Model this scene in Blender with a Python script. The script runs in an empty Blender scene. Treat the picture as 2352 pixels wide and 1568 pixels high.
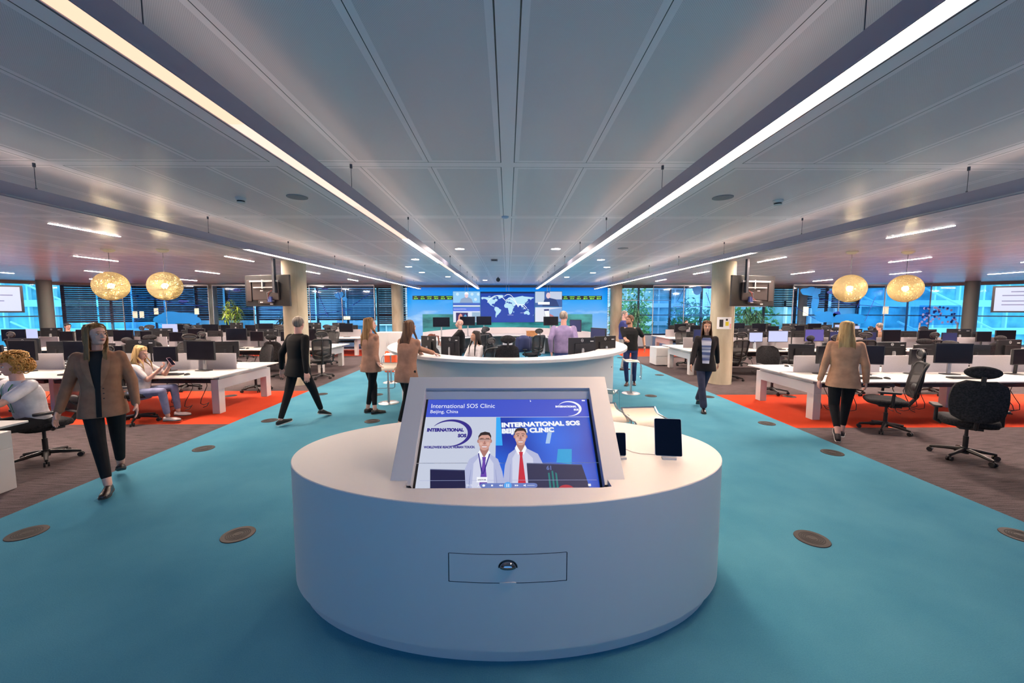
import bpy, math, random
from mathutils import Vector, Matrix, noise
PI = math.pi
random.seed(7)
sc = bpy.context.scene
C = sc.collection
R = math.radians

# ------------------------------------------------------------------ camera
FPX = 905.0
cd = bpy.data.cameras.new('camera')
cd.sensor_width = 36.0
cd.lens = 36.0 * FPX / 2352.0
cd.clip_start = 0.05
cd.clip_end = 300
cam = bpy.data.objects.new('camera', cd)
C.objects.link(cam)
cam.location = (0, 0, 1.86)
cam.rotation_euler = (PI/2 - math.atan(75/FPX), 0, -math.atan(10/FPX))
sc.camera = cam

# ------------------------------------------------------------------ world, exposure
sc.view_settings.view_transform = 'Standard'
sc.view_settings.look = 'None'
sc.view_settings.gamma = 1.0
sc.view_settings.use_curve_mapping = False
sc.view_settings.exposure = 1.1
w = bpy.data.worlds.new('world')
sc.world = w
w.use_nodes = True
nt = w.node_tree
bg = nt.nodes['Background']
tc = nt.nodes.new('ShaderNodeTexCoord')
sx = nt.nodes.new('ShaderNodeSeparateXYZ')
rp = nt.nodes.new('ShaderNodeValToRGB')
nt.links.new(tc.outputs['Generated'], sx.inputs[0])
nt.links.new(sx.outputs['Z'], rp.inputs[0])
nt.links.new(rp.outputs[0], bg.inputs[0])
rp.color_ramp.elements[0].position = 0.0
rp.color_ramp.elements[0].color = (0.45, 0.62, 0.74, 1)
rp.color_ramp.elements[1].position = 0.12
rp.color_ramp.elements[1].color = (0.70, 0.86, 1.0, 1)
bg.inputs[1].default_value = 1.5
LAMP = 14.5      # one dial for the room's lamps
cy = sc.cycles
cy.max_bounces = 6
cy.diffuse_bounces = 4
cy.glossy_bounces = 3
cy.transmission_bounces = 4
cy.transparent_max_bounces = 10
cy.caustics_reflective = False
cy.caustics_refractive = False
cy.use_denoising = True
cy.sample_clamp_indirect = 4.0

# ------------------------------------------------------------------ materials
MATS = {}
def mat(name, col=(.5, .5, .5), rough=.5, metal=0.0, emit=None, es=1.0, spec=.5, alpha=1.0, trans=0.0):
    if name in MATS: return MATS[name]
    m = bpy.data.materials.new(name)
    m.use_nodes = True
    b = m.node_tree.nodes['Principled BSDF']
    b.inputs['Base Color'].default_value = (*col, 1)
    b.inputs['Roughness'].default_value = rough
    b.inputs['Metallic'].default_value = metal
    b.inputs['Specular IOR Level'].default_value = spec
    if emit:
        b.inputs['Emission Color'].default_value = (*emit, 1)
        b.inputs['Emission Strength'].default_value = es
    if alpha < 1: b.inputs['Alpha'].default_value = alpha
    if trans: b.inputs['Transmission Weight'].default_value = trans
    MATS[name] = m
    return m
def nodes(m): return m.node_tree.nodes, m.node_tree.links, m.node_tree.nodes['Principled BSDF']
def noisy(name, c1, c2, scale=8, stretch=(1, 1, 1), rough=.8, bump=0.0, detail=5, lo=.35, hi=.65, metal=0.0, spec=.3, rot=0):
    """colour between c1 and c2 from a noise in object space"""
    if name in MATS: return MATS[name]
    m = mat(name, c1, rough, metal, spec=spec)
    N, L, b = nodes(m)
    t = N.new('ShaderNodeTexCoord'); mp = N.new('ShaderNodeMapping')
    mp.inputs['Scale'].default_value = stretch; mp.inputs['Rotation'].default_value = (0, 0, rot)
    n = N.new('ShaderNodeTexNoise'); n.inputs['Scale'].default_value = scale; n.inputs['Detail'].default_value = detail
    r = N.new('ShaderNodeValToRGB')
    r.color_ramp.elements[0].position = lo; r.color_ramp.elements[1].position = hi
    r.color_ramp.elements[0].color = (*c1, 1); r.color_ramp.elements[1].color = (*c2, 1)
    L.new(t.outputs['Object'], mp.inputs[0]); L.new(mp.outputs[0], n.inputs['Vector'])
    L.new(n.outputs[0], r.inputs[0]); L.new(r.outputs[0], b.inputs['Base Color'])
    if bump:
        bp = N.new('ShaderNodeBump'); bp.inputs['Strength'].default_value = bump; bp.inputs['Distance'].default_value = .01
        L.new(n.outputs[0], bp.inputs['Height']); L.new(bp.outputs[0], b.inputs['Normal'])
    return m

white = mat('white_laminate', (.66, .63, .61), .38)
corian = mat('white_solid_surface', (.60, .585, .60), .42)
edgem = mat('tabletop_edge', (.60, .50, .36), .5)
black = mat('black_plastic', (.012, .012, .014), .42)
blackg = mat('black_gloss', (.006, .006, .008), .12)
darkm = mat('dark_plastic', (.03, .03, .034), .5)
chrome = mat('chrome', (.75, .75, .78), .12, 1.0)
steel = mat('brushed_steel', (.55, .55, .57), .3, 1.0)
silver = mat('silver_plastic', (.42, .42, .43), .35, .4)
alu = mat('painted_aluminium', (.36, .35, .40), .35, .5)
rubber = mat('grey_rubber', (.10, .10, .10), .7)
SCRN = .48      # brightness of everything shown on screens
def emi(name, col, s): return mat(name, (.0, .0, .0), .6, emit=col, es=s*SCRN)

# ------------------------------------------------------------------ mesh builder
class MB:
    def __init__(s): s.v = []; s.f = []; s.m = []; s.cm = 0
    def add(s, vs, fs, M=None):
        o = len(s.v)
        s.v += [tuple(M @ Vector(p)) if M else tuple(p) for p in vs]
        s.f += [[i + o for i in f] for f in fs]; s.m += [s.cm] * len(fs)
        return s
    def box(s, c, d, M=None, rz=0, rx=0, ry=0):
        hx, hy, hz = d[0]/2, d[1]/2, d[2]/2
        vs = [(x, y, z) for z in (-hz, hz) for y in (-hy, hy) for x in (-hx, hx)]
        T = Matrix.Translation(c)
        if rz or rx or ry: T = T @ Matrix.Rotation(rz, 4, 'Z') @ Matrix.Rotation(ry, 4, 'Y') @ Matrix.Rotation(rx, 4, 'X')
        if M: T = M @ T
        return s.add(vs, [(0, 2, 3, 1), (4, 5, 7, 6), (0, 1, 5, 4), (2, 6, 7, 3), (0, 4, 6, 2), (1, 3, 7, 5)], T)
    def b2(s, x0, x1, y0, y1, z0, z1): return s.box(((x0+x1)/2, (y0+y1)/2, (z0+z1)/2), (abs(x1-x0), abs(y1-y0), abs(z1-z0)))
    def prism(s, poly, z0, z1, M=None):
        n = len(poly)
        vs = [(x, y, z0) for x, y in poly] + [(x, y, z1) for x, y in poly]
        fs = [tuple(range(n))[::-1], tuple(range(n, 2*n))] + [(i, (i+1) % n, (i+1) % n + n, i + n) for i in range(n)]
        return s.add(vs, fs, M)
    def loft(s, rings, cap=True, closed=True, M=None):
        n = len(rings[0]); vs = [p for r in rings for p in r]; fs = []
        for k in range(len(rings)-1):
            for i in range(n if closed else n-1):
                j = (i+1) % n
                fs.append((k*n+i, k*n+j, (k+1)*n+j, (k+1)*n+i))
        if cap and closed:
            fs.append(tuple(range(n))[::-1]); fs.append(tuple(range((len(rings)-1)*n, len(rings)*n)))
        return s.add(vs, fs, M)
    def tube(s, pts, r, n=8, cap=True, M=None):
        """r: number or list of radii"""
        pts = [Vector(p) for p in pts]; rings = []
        up = Vector((0, 0, 1)); prev = None
        for i, p in enumerate(pts):
            a = pts[max(i-1, 0)]; b = pts[min(i+1, len(pts)-1)]
            t = (b - a)
            if t.length < 1e-9: t = Vector((0, 0, 1))
            t.normalize()
            if prev is None:
                u = t.cross(up)
                if u.length < 1e-3: u = t.cross(Vector((1, 0, 0)))
            else:
                u = prev - t * prev.dot(t)
            u.normalize(); prev = u; v = t.cross(u)
            rr = r[i] if isinstance(r, (list, tuple)) else r
            rings.append([tuple(p + (u*math.cos(2*PI*k/n) + v*math.sin(2*PI*k/n))*rr) for k in range(n)])
        return s.loft(rings, cap, True, M)
    def cap(s, a, b, ra, rb, n=12):
        """tapered capsule, closed"""
        a, b = Vector(a), Vector(b); d = (b-a); L = d.length
        if L < 1e-6: return s.ell(a, (ra, ra, ra))
        d /= L
        P = []; Q = []
        for k in range(1, 5):
            t = k/4*PI/2; P.append(a - d*ra*math.cos(t)); Q.append(ra*math.sin(t))
        for k in range(0, 4):
            t = k/4*PI/2; P.append(b + d*rb*math.sin(t)); Q.append(rb*math.cos(t))
        return s.tube(P, Q, n)
    def lathe(s, prof, n=32, M=None, cap=True):
        rings = [[(r*math.cos(2*PI*k/n), r*math.sin(2*PI*k/n), z) for k in range(n)] for r, z in prof]
        return s.loft(rings, cap, True, M)
    def ell(s, c, r, n=16, m=10, M=None):
        T = Matrix.Translation(c)
        if M: T = T @ M
        rings = []
        for j in range(m+1):
            t = -PI/2 + PI*j/m; t = max(min(t, PI/2-.08), -PI/2+.08)
            rings.append([(r[0]*math.cos(t)*math.cos(2*PI*k/n), r[1]*math.cos(t)*math.sin(2*PI*k/n), r[2]*math.sin(t)) for k in range(n)])
        return s.loft(rings, True, True, T)
    def poly(s, pts, M=None): return s.add(pts, [tuple(range(len(pts)))], M)
    def mesh(s, name):
        me = bpy.data.meshes.new(name); me.from_pydata(s.v, [], s.f)
        if any(s.m):
            me.polygons.foreach_set('material_index', s.m)
        me.update()
        return me
def rect_round(w, h, r, n=5, cx=0, cy=0):
    P = []
    for (sx_, sy_, a0) in ((1, 1, 0), (-1, 1, 90), (-1, -1, 180), (1, -1, 270)):
        for k in range(n+1):
            a = R(a0 + 90*k/n); P.append((cx + sx_*(w/2-r) + r*math.cos(a), cy + sy_*(h/2-r) + r*math.sin(a)))
    return P
def obj(name, mb, material, parent=None, smooth=35, bevel=0, loc=None, label=None):
    me = mb.mesh(name) if isinstance(mb, MB) else mb
    ms = material if isinstance(material, (list, tuple)) else [material]
    for m in ms: me.materials.append(m)
    if smooth:
        me.shade_smooth()
        if smooth < 180: me.set_sharp_from_angle(angle=R(smooth))
    o = bpy.data.objects.new(name, me); C.objects.link(o)
    if parent: o.parent = parent
    if loc: o.location = loc
    if bevel:
        b = o.modifiers.new('bevel', 'BEVEL'); b.width = bevel; b.segments = 2; b.limit_method = 'ANGLE'; b.angle_limit = R(50)
    if label: o['label'] = label
    return o
def tag(o, label, cat, group=None, kind=None):
    if label: o['label'] = label
    if cat: o['category'] = cat
    if group: o['group'] = group
    if kind: o['kind'] = kind
    return o
def thing(name, label, cat, loc=(0, 0, 0), rz=0, group=None):
    o = bpy.data.objects.new(name, None); C.objects.link(o); o.empty_display_size = .1
    o.location = loc; o.rotation_euler = (0, 0, rz)
    return tag(o, label, cat, group)
def struct(name, mb, m, label=None, smooth=0, bevel=0):
    o = obj(name, mb, m, smooth=smooth, bevel=bevel); o['kind'] = 'structure'
    if label: o['label'] = label
    return o
def dup(root, loc, rz=None, label=None, group=None, cat=None, swap=None):
    def cp(o, par):
        c = o.copy(); C.objects.link(c); c.parent = par
        if swap and o.type == 'MESH':
            for k, nm in swap.items():
                if o.name.split('.')[0] == k:
                    c.data = nm
        for ch in o.children: cp(ch, c)
        return c
    r = cp(root, None)
    r.location = loc
    if rz is not None: r.rotation_euler = (0, 0, rz)
    if label: r['label'] = label
    if group: r['group'] = group
    if cat: r['category'] = cat
    return r
def kill(root):
    for c in list(root.children): kill(c)
    bpy.data.objects.remove(root)
def text(name, s, size, M, material, parent, bold=0.0, align='LEFT', shear=0.0, width=1.0):
    cu = bpy.data.curves.new(name, 'FONT'); cu.body = s; cu.size = size; cu.align_x = align; cu.offset = bold; cu.shear = shear
    cu.resolution_u = 3
    cu.space_character = 1.0
    o = bpy.data.objects.new('tmp_text', cu); C.objects.link(o)
    dg = bpy.context.evaluated_depsgraph_get()
    me = bpy.data.meshes.new_from_object(o.evaluated_get(dg))
    bpy.data.objects.remove(o); bpy.data.curves.remove(cu)
    me.transform(M @ Matrix.Diagonal((width, 1, 1, 1)))
    me.name = name
    me.materials.clear(); me.materials.append(material)
    o = bpy.data.objects.new(name, me); C.objects.link(o)
    if parent: o.parent = parent
    return o
ORD = ['first', 'second', 'third', 'fourth', 'fifth', 'sixth', 'seventh', 'eighth', 'ninth', 'tenth', 'eleventh', 'twelfth', 'thirteenth', 'fourteenth']

# ================================================================== THE SETTING
HC = 3.0
ROOM = [(-23.5, -1.9), (23.5, -1.9), (23.5, 9), (21.3, 15.9), (17.4, 19.5), (-15.2, 19.5), (-19.3, 17.4), (-23.5, 9)]
# ---- carpet
def carpet(name, c1, c2, streak=False):
    m = mat(name, c1, .95, spec=.1)
    N, L, b = nodes(m)
    t = N.new('ShaderNodeTexCoord'); mp = N.new('ShaderNodeMapping')
    mp.inputs['Scale'].default_value = (3.2, 70, 1) if streak else (1, 1, 1)
    n = N.new('ShaderNodeTexNoise'); n.inputs['Scale'].default_value = 1.3 if streak else 1.6; n.inputs['Detail'].default_value = 6
    n2 = N.new('ShaderNodeTexNoise'); n2.inputs['Scale'].default_value = 140; n2.inputs['Detail'].default_value = 2
    mx = N.new('ShaderNodeMix'); mx.data_type = 'FLOAT'; mx.inputs[0].default_value = .35
    r = N.new('ShaderNodeValToRGB')
    r.color_ramp.elements[0].position = .34 if streak else .3; r.color_ramp.elements[1].position = .66 if streak else .7
    r.color_ramp.elements[0].color = (*c1, 1); r.color_ramp.elements[1].color = (*c2, 1)
    L.new(t.outputs['Object'], mp.inputs[0]); L.new(mp.outputs[0], n.inputs['Vector']); L.new(t.outputs['Object'], n2.inputs['Vector'])
    L.new(n.outputs[0], mx.inputs[2]); L.new(n2.outputs[0], mx.inputs[3]); L.new(mx.outputs[0], r.inputs[0])
    L.new(r.outputs[0], b.inputs['Base Color'])
    bp = N.new('ShaderNodeBump'); bp.inputs['Strength'].default_value = .35; bp.inputs['Distance'].default_value = .004
    L.new(n2.outputs[0], bp.inputs['Height']); L.new(bp.outputs[0], b.inputs['Normal'])
    return m
teal = carpet('carpet_teal', (.048, .210, .315), (.086, .285, .390))
grey = carpet('carpet_grey', (.028, .023, .026), (.165, .130, .136), True)
red = carpet('carpet_red', (.54, .050, .018), (.68, .075, .028))
f = MB()
def q(x0, x1, y0, y1, m): f.cm = m; f.poly([(x0, y0, 0), (x1, y0, 0), (x1, y1, 0), (x0, y1, 0)])
Y0, Y1 = -1.9, 19.5
q(-4.52, 4.52, Y0, Y1, 0)
for s, bands in ((1, [(6.0, 8.38), (15.3, 18.4)]), (-1, [(6.3, 8.9), (15.6, 18.4)])):
    y = Y0
    for a, b_ in bands:
        q(*(sorted((s*4.52, s*23.5))), y, a, 1); q(*(sorted((s*4.52, s*23.5))), a, b_, 2); y = b_
    q(*(sorted((s*4.52, s*23.5))), y, Y1, 1)
struct('floor', f, [teal, grey, red], 'carpeted office floor: teal aisle, grey and red side areas')
sl = MB(); sl.prism(ROOM, -.35, -.01); struct('floor_slab', sl, mat('concrete_slab', (.3, .3, .3), .8))

# ---- ceiling of perforated metal panels
cm = mat('ceiling_panel', (.55, .54, .58), .32, .0, spec=.7)
N, L, b = nodes(cm)
def mth(op, a, b_=None, c=None):
    n = N.new('ShaderNodeMath'); n.operation = op
    for i, v in enumerate((a, b_, c)):
        if v is None: continue
        if isinstance(v, (int, float)): n.inputs[i].default_value = v
        else: L.new(v, n.inputs[i])
    return n.outputs[0]
t = N.new('ShaderNodeTexCoord'); s_ = N.new('ShaderNodeSeparateXYZ'); L.new(t.outputs['Object'], s_.inputs[0])
X, Y = s_.outputs[0], s_.outputs[1]
ux = mth('PINGPONG', X, .9); uy = mth('PINGPONG', mth('SUBTRACT', Y, 3.24-1.8*6), .9)
d1 = mth('ABSOLUTE', mth('SUBTRACT', ux, .052)); d2 = mth('ABSOLUTE', mth('SUBTRACT', ux, .616)); dx = mth('MINIMUM', d1, d2)
dy = mth('ABSOLUTE', mth('SUBTRACT', uy, .05))
d2l = mth('MULTIPLY', mth('LESS_THAN', d2, .0022), mth('GREATER_THAN', uy, .05))
d1l = mth('MULTIPLY', mth('LESS_THAN', d1, .0035), mth('GREATER_THAN', uy, .05))
dyl = mth('MULTIPLY', mth('LESS_THAN', dy, .0025), mth('GREATER_THAN', ux, .05))
line = mth('MAXIMUM', mth('MAXIMUM', d1l, d2l), dyl)
perf = mth('MULTIPLY', mth('MULTIPLY', mth('GREATER_THAN', dx, .036), mth('GREATER_THAN', ux, .088)), mth('GREATER_THAN', uy, .09))
dots = mth('GREATER_THAN', mth('MULTIPLY', mth('SINE', mth('MULTIPLY', X, 2*PI/.009)), mth('SINE', mth('MULTIPLY', Y, 2*PI/.009))), .25)
fac = mth('MULTIPLY', perf, mth('MULTIPLY_ADD', dots, .45, .45))
m1 = N.new('ShaderNodeMix'); m1.data_type = 'RGBA'; m1.inputs[6].default_value = (.95, .85, .86, 1); m1.inputs[7].default_value = (.58, .52, .535, 1)
L.new(fac, m1.inputs[0])
m2 = N.new('ShaderNodeMix'); m2.data_type = 'RGBA'; m2.inputs[7].default_value = (.01, .01, .012, 1)
L.new(line, m2.inputs[0]); L.new(m1.outputs[2], m2.inputs[6]); L.new(m2.outputs[2], b.inputs['Base Color'])
nn = N.new('ShaderNodeTexNoise'); nn.inputs['Scale'].default_value = 1.3; nn.inputs['Detail'].default_value = 1
bp = N.new('ShaderNodeBump'); bp.inputs['Strength'].default_value = .25; bp.inputs['Distance'].default_value = .02
L.new(t.outputs['Object'], nn.inputs['Vector']); L.new(nn.outputs[0], bp.inputs['Height']); L.new(bp.outputs[0], b.inputs['Normal'])
c = MB(); c.prism(ROOM, HC, HC+.3); struct('ceiling', c, cm, 'suspended ceiling of perforated metal panels')

# ---- concrete columns
conc = noisy('concrete', (.34, .29, .20), (.64, .57, .43), 2.2, (1.2, 1.2, .35), .75, .15, 8, .3, .72)
for i, (x, y, r, lb) in enumerate([(-5.2, 9.75, .268, 'round concrete column left of the aisle, behind the walking man in black'),
                             (5.33, 9.75, .268, 'round concrete column right of the aisle with posters on it'),
                             (-5.2, 18.75, .27, 'round concrete column at left edge of the blue wall mural'),
                             (5.15, 18.75, .27, 'round concrete column at right edge of the blue wall mural'),
                             (-13.95, 18.9, .18, 'slim concrete column far left before the dark blinds'),
                             (14.2, 18.9, .18, 'slim concrete column far right by the glass map'),
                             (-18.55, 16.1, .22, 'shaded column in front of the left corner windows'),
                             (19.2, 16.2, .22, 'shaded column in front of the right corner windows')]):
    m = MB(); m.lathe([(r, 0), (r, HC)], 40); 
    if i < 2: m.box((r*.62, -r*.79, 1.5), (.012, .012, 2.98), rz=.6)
    o = obj('column', m, conc if i < 6 else mat('shaded_concrete', (.10, .11, .10), .6), smooth=60, loc=(x, y, 0)); tag(o, lb, 'column')  # last two columns: shade put into the colour as darker concrete

# ---- walls and windows
dk = mat('dark_frame', (.05, .06, .08), .4, .3)
blueframe = mat('window_frame_blue', (.10, .22, .32), .4, .3)
wallm = mat('wall_paint', (.55, .55, .58), .7)
m = MB()
m.b2(-24, 24, -2.05, -1.9, 0, .95); m.b2(-24, 24, -2.05, -1.9, 2.9, 3.0)
struct('wall_rear', m, wallm)
glass = bpy.data.materials.new('window_glass'); glass.use_nodes = True
N = glass.node_tree.nodes; L = glass.node_tree.links; N.clear()
out = N.new('ShaderNodeOutputMaterial'); tr = N.new('ShaderNodeBsdfTransparent'); gl = N.new('ShaderNodeBsdfGlossy'); mxs = N.new('ShaderNodeMixShader')
tr.inputs[0].default_value = (.72, .92, 1.0, 1); gl.inputs['Roughness'].default_value = .03; fr = N.new('ShaderNodeFresnel'); fr.inputs[0].default_value = 1.5
L.new(fr.outputs[0], mxs.inputs[0]); L.new(tr.outputs[0], mxs.inputs[1]); L.new(gl.outputs[0], mxs.inputs[2]); L.new(mxs.outputs[0], out.inputs[0])
wn = [0]
rglass = glass.copy(); rglass.name = 'window_glass_blue'
[n for n in rglass.node_tree.nodes if n.type == 'BSDF_TRANSPARENT'][0].inputs[0].default_value = (.40, .64, .86, 1)
cglass = glass.copy(); cglass.name = 'window_glass_cyan'
[n for n in cglass.node_tree.nodes if n.type == 'BSDF_TRANSPARENT'][0].inputs[0].default_value = (.42, .80, .95, 1)
def window_run(ax, ay, bx, by, n, z0, z1, sill=True, fm=None, side='left', mid=(1.55,)):
    """one window structure: frame with n bays and its panes, plus the wall under it"""
    wn[0] += 1
    a = Vector((ax, ay, 0)); b_ = Vector((bx, by, 0)); d = b_-a; ln = d.length; ang = math.atan2(d.y, d.x)
    T = Matrix.Translation(a) @ Matrix.Rotation(ang, 4, 'Z')
    fr_ = MB(); pn = MB()
    for i in range(n+1):
        fr_.box((ln*i/n, 0, (z0+z1)/2), (.07, .12, z1-z0), T)
    for z in (z0+.04, z1-.04) + tuple(mid): fr_.box((ln/2, 0, z), (ln, .10, .05 if z in mid else .08), T)
    pn.box((ln/2, 0, (z0+z1)/2), (ln, .012, z1-z0), T)
    fo = struct('window_%d' % wn[0], fr_, fm or dk)
    po = obj('window_pane', pn, rglass if side == 'rear' else cglass if side in ('left', 'right') else glass, fo, smooth=0)
    if z0 > .05:
        wb = MB(); wb.box((ln/2, 0, z0/2), (ln, .16, z0), T); struct('wall_%s_%d' % (side, wn[0]), wb, wallm)
    return T, ln
window_run(-23.5, -1.97, 23.5, -1.97, 12, .95, 2.9, fm=dk, side='rear', mid=())
window_run(-15.2, 19.5, -4.9, 19.5, 7, .55, 2.95, side='back')
window_run(4.9, 19.5, 17.4, 19.5, 8, .55, 2.95, side='back')
window_run(-19.3, 17.4, -15.2, 19.5, 3, .55, 2.95, fm=blueframe, side='left')
window_run(-23.5, 9, -19.3, 17.4, 5, .3, 2.95, fm=blueframe, side='left')
window_run(17.4, 19.5, 21.3, 15.9, 3, .3, 2.95, fm=blueframe, side='right')
window_run(21.3, 15.9, 23.5, 9, 4, .3, 2.95, fm=blueframe, side='right')
m = MB(); m.b2(-23.6, -23.4, -1.9, 9, 0, 3.0); struct('wall_left', m, wallm)
m = MB(); m.b2(23.4, 23.6, -1.9, 9, 0, 3.0); struct('wall_right', m, wallm)
bulk = mat('bulkhead', (.20, .17, .16), .5)
for i, (a, b_) in enumerate([((-15.2, 19.38), (17.4, 19.38)), ((-19.3, 17.3), (-15.2, 19.38)), ((-23.4, 9), (-19.3, 17.3)), ((17.4, 19.38), (21.2, 15.9)), ((21.2, 15.9), (23.4, 9))]):
    a = Vector((*a, 2.945)); b2_ = Vector((*b_, 2.945)); d = b2_-a
    mm = MB(); mm.box((a+b2_)/2, (d.length, .10, .11), rz=math.atan2(d.y, d.x)); struct('trim_%d' % (i+1), mm, bulk)

# ---- venetian blinds
def blind(x0, x1, y, z0, z1, tilt, m_, label, group, pitch=.085, w_=.08, T=None):
    b_ = thing('venetian_blind', label, 'blind', ((x0+x1)/2, y, z0), 0, group)
    s = MB(); W = x1-x0; z = z0+.05
    while z < z1-.03:
        s.box((0, 0, z-z0), (W, w_, .003), rx=tilt); z += pitch
    obj('slats', s, m_, b_, smooth=0)
    s = MB(); s.box((0, 0, .02), (W, .05, .03)); obj('bottom_rail', s, m_, b_, smooth=0)
    s = MB()
    for k in (-.4, 0, .4): s.box((W*k, 0, (z1-z0)/2), (.008, .008, z1-z0))
    obj('cord', s, m_, b_, smooth=0)
    return b_
bd = mat('blind_dark', (.055, .052, .075), .35, .3)
bl = mat('blind_light', (.55, .60, .70), .4, .2)
wd = (15.2-4.9)/7
for i in range(7):
    blind(-15.15+i*wd+.05, -15.2+(i+1)*wd-.04, 19.32, 1.30 if i != 6 else 1.12, 2.93, 1.02, bd,
          '%s dark lowered blind along the back windows, counted from far left' % ORD[i], 'dark blinds on the left back windows')
for i in range(4):
    a_, b_ = Vector((-19.3, 17.4)), Vector((-15.2, 19.5)); dd = b_-a_; mid_ = a_+dd*(i+.5)/4+Vector((.08, -.17)); L_ = dd.length/4-.06
    o = blind(-L_/2, L_/2, 0, 1.25, 2.93, 1.02, bd, '%s dark blind on the angled left corner windows' % ORD[i], 'dark blinds on the left back windows'); o.location = (mid_.x, mid_.y, 1.25); o.rotation_euler[2] = math.atan2(dd.y, dd.x)
wd = (17.4-4.9)/8
for i in range(8):
    blind(4.95+i*wd+.05, 4.9+(i+1)*wd-.04, 19.32, [2.25, 2.25, 1.95, 1.95, 1.95, 1.95, 1.9, 1.9][i], 2.93, .10 if i < 5 else .9, bl if i < 5 else bd,
          '%s raised blind along the bright back windows, counted from the mural' % ORD[i], 'blinds on the right back windows')

# ---- outside: opposite building, railings and trees
wf = mat('facade_white', (.75, .8, .85), .6)
gd = mat('outside_ground', (.10, .16, .12), .9)
m = MB(); m.prism([(-80, 24), (80, 24), (80, 90), (-80, 90)], -4.3, -4.2); o = struct('ground_outside', m, gd)
fg = noisy('facade_glass', (.12, .30, .36), (.42, .66, .72), .7, rough=.3)
for k, (x0, x1, yy, lb) in enumerate([(-44, -21, 27, 'white framed glass building outside the left corner windows'), (19, 46, 27, 'white framed glass building outside the right corner windows'), (-18, 19, 42, 'pale office building beyond the trees outside')]):
    t_ = thing('building', lb, 'building', ((x0+x1)/2, yy, -4.2))
    W = x1-x0; m = MB(); m.b2(-W/2, W/2, 0, 6, 0, 16); obj('wall', m, fg, t_, smooth=0)
    m = MB()
    for z in range(8):
        m.b2(-W/2, W/2, -.25, 0, .5+z*1.9, .95+z*1.9)
    xx = -W/2
    while xx < W/2: m.b2(xx, xx+.12, -.2, 0, 0, 16); xx += 1.7
    obj('facade_frame', m, wf, t_, smooth=0)
    if k < 2:
        m = MB()
        for j in range(4):
            for i in range(5):
                bx_ = -W/2+2+i*W/5
                m.tube([(bx_, -.6, 2.2+j*3), (bx_+4.4, -.6, .2+j*3)], .07, 5)
        obj('stair_railing', m, wf, t_)
leafm = noisy('outside_leaves', (.02, .10, .04), (.16, .30, .05), 1.5, rough=.7)
bark = mat('bark', (.10, .08, .06), .9)
for i in range(9):
    x = 4+i*3.6 if i < 4 else -34+i*3.7; x = [3.5, 7.6, 11.8, 15.6, 5.4, 9.9, 14.2, -1.5, 1.0][i]; y = [24.5, 25, 24.6, 25.2, 31, 31.5, 31, 30, 36][i]; hgt = random.uniform(6.0, 8.2)
    t_ = thing('tree', 'leafy green tree outside the right back windows', 'tree', (x, y, -4.2), 0, 'trees outside the back windows')
    m = MB(); m.tube([(0, 0, 0), (.1, 0, hgt*.5), (0, .1, hgt*.8)], [.16, .1, .04], 7); obj('trunk', m, bark, t_)
    m = MB()
    for k in range(520):
        v = Vector((random.gauss(0, 1), random.gauss(0, 1), random.gauss(0, .8))).normalized()*random.uniform(.5, 1)
        p = Vector((v.x*1.6, v.y*1.6, hgt*.68+v.z*hgt*.34))
        e = .17; a1 = Vector((random.uniform(-1, 1), random.uniform(-1, 1), random.uniform(-1, 1))).normalized(); a2 = a1.orthogonal().normalized()
        m.poly([p-a1*e, p+a2*e*.6, p+a1*e, p-a2*e*.6])
    o = obj('foliage', m, leafm, t_, smooth=0)

# ---- glass partitions of the meeting rooms, with a blue map on them
deck = mat('partition_blue_film', (.0, .20, .62), .5, emit=(.0, .12, .42), es=.0)
deck2 = mat('partition_dark_film', (.0, .03, .30), .5)
pg = bpy.data.materials.new('partition_glass'); pg.use_nodes = True
N = pg.node_tree.nodes; L = pg.node_tree.links; N.clear()
out = N.new('ShaderNodeOutputMaterial'); tr = N.new('ShaderNodeBsdfTransparent'); gl = N.new('ShaderNodeBsdfGlossy'); mxs = N.new('ShaderNodeMixShader')
tr.inputs[0].default_value = (.66, .80, .95, 1); gl.inputs['Roughness'].default_value = .04; mxs.inputs[0].default_value = .10
L.new(tr.outputs[0], mxs.inputs[1]); L.new(gl.outputs[0], mxs.inputs[2]); L.new(mxs.outputs[0], out.inputs[0])
def blob2(cx, cz, rx, rz, n=26, seed=0, rough=.20):
    P = []
    for k in range(n):
        a = 2*PI*k/n
        r_ = 1 + rough*noise.noise(Vector((math.cos(a)*1.3+seed*7.1, math.sin(a)*1.3, seed*3.7)))*2
        P.append((cx+rx*r_*math.cos(a), cz+rz*r_*math.sin(a)))
    return P
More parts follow.
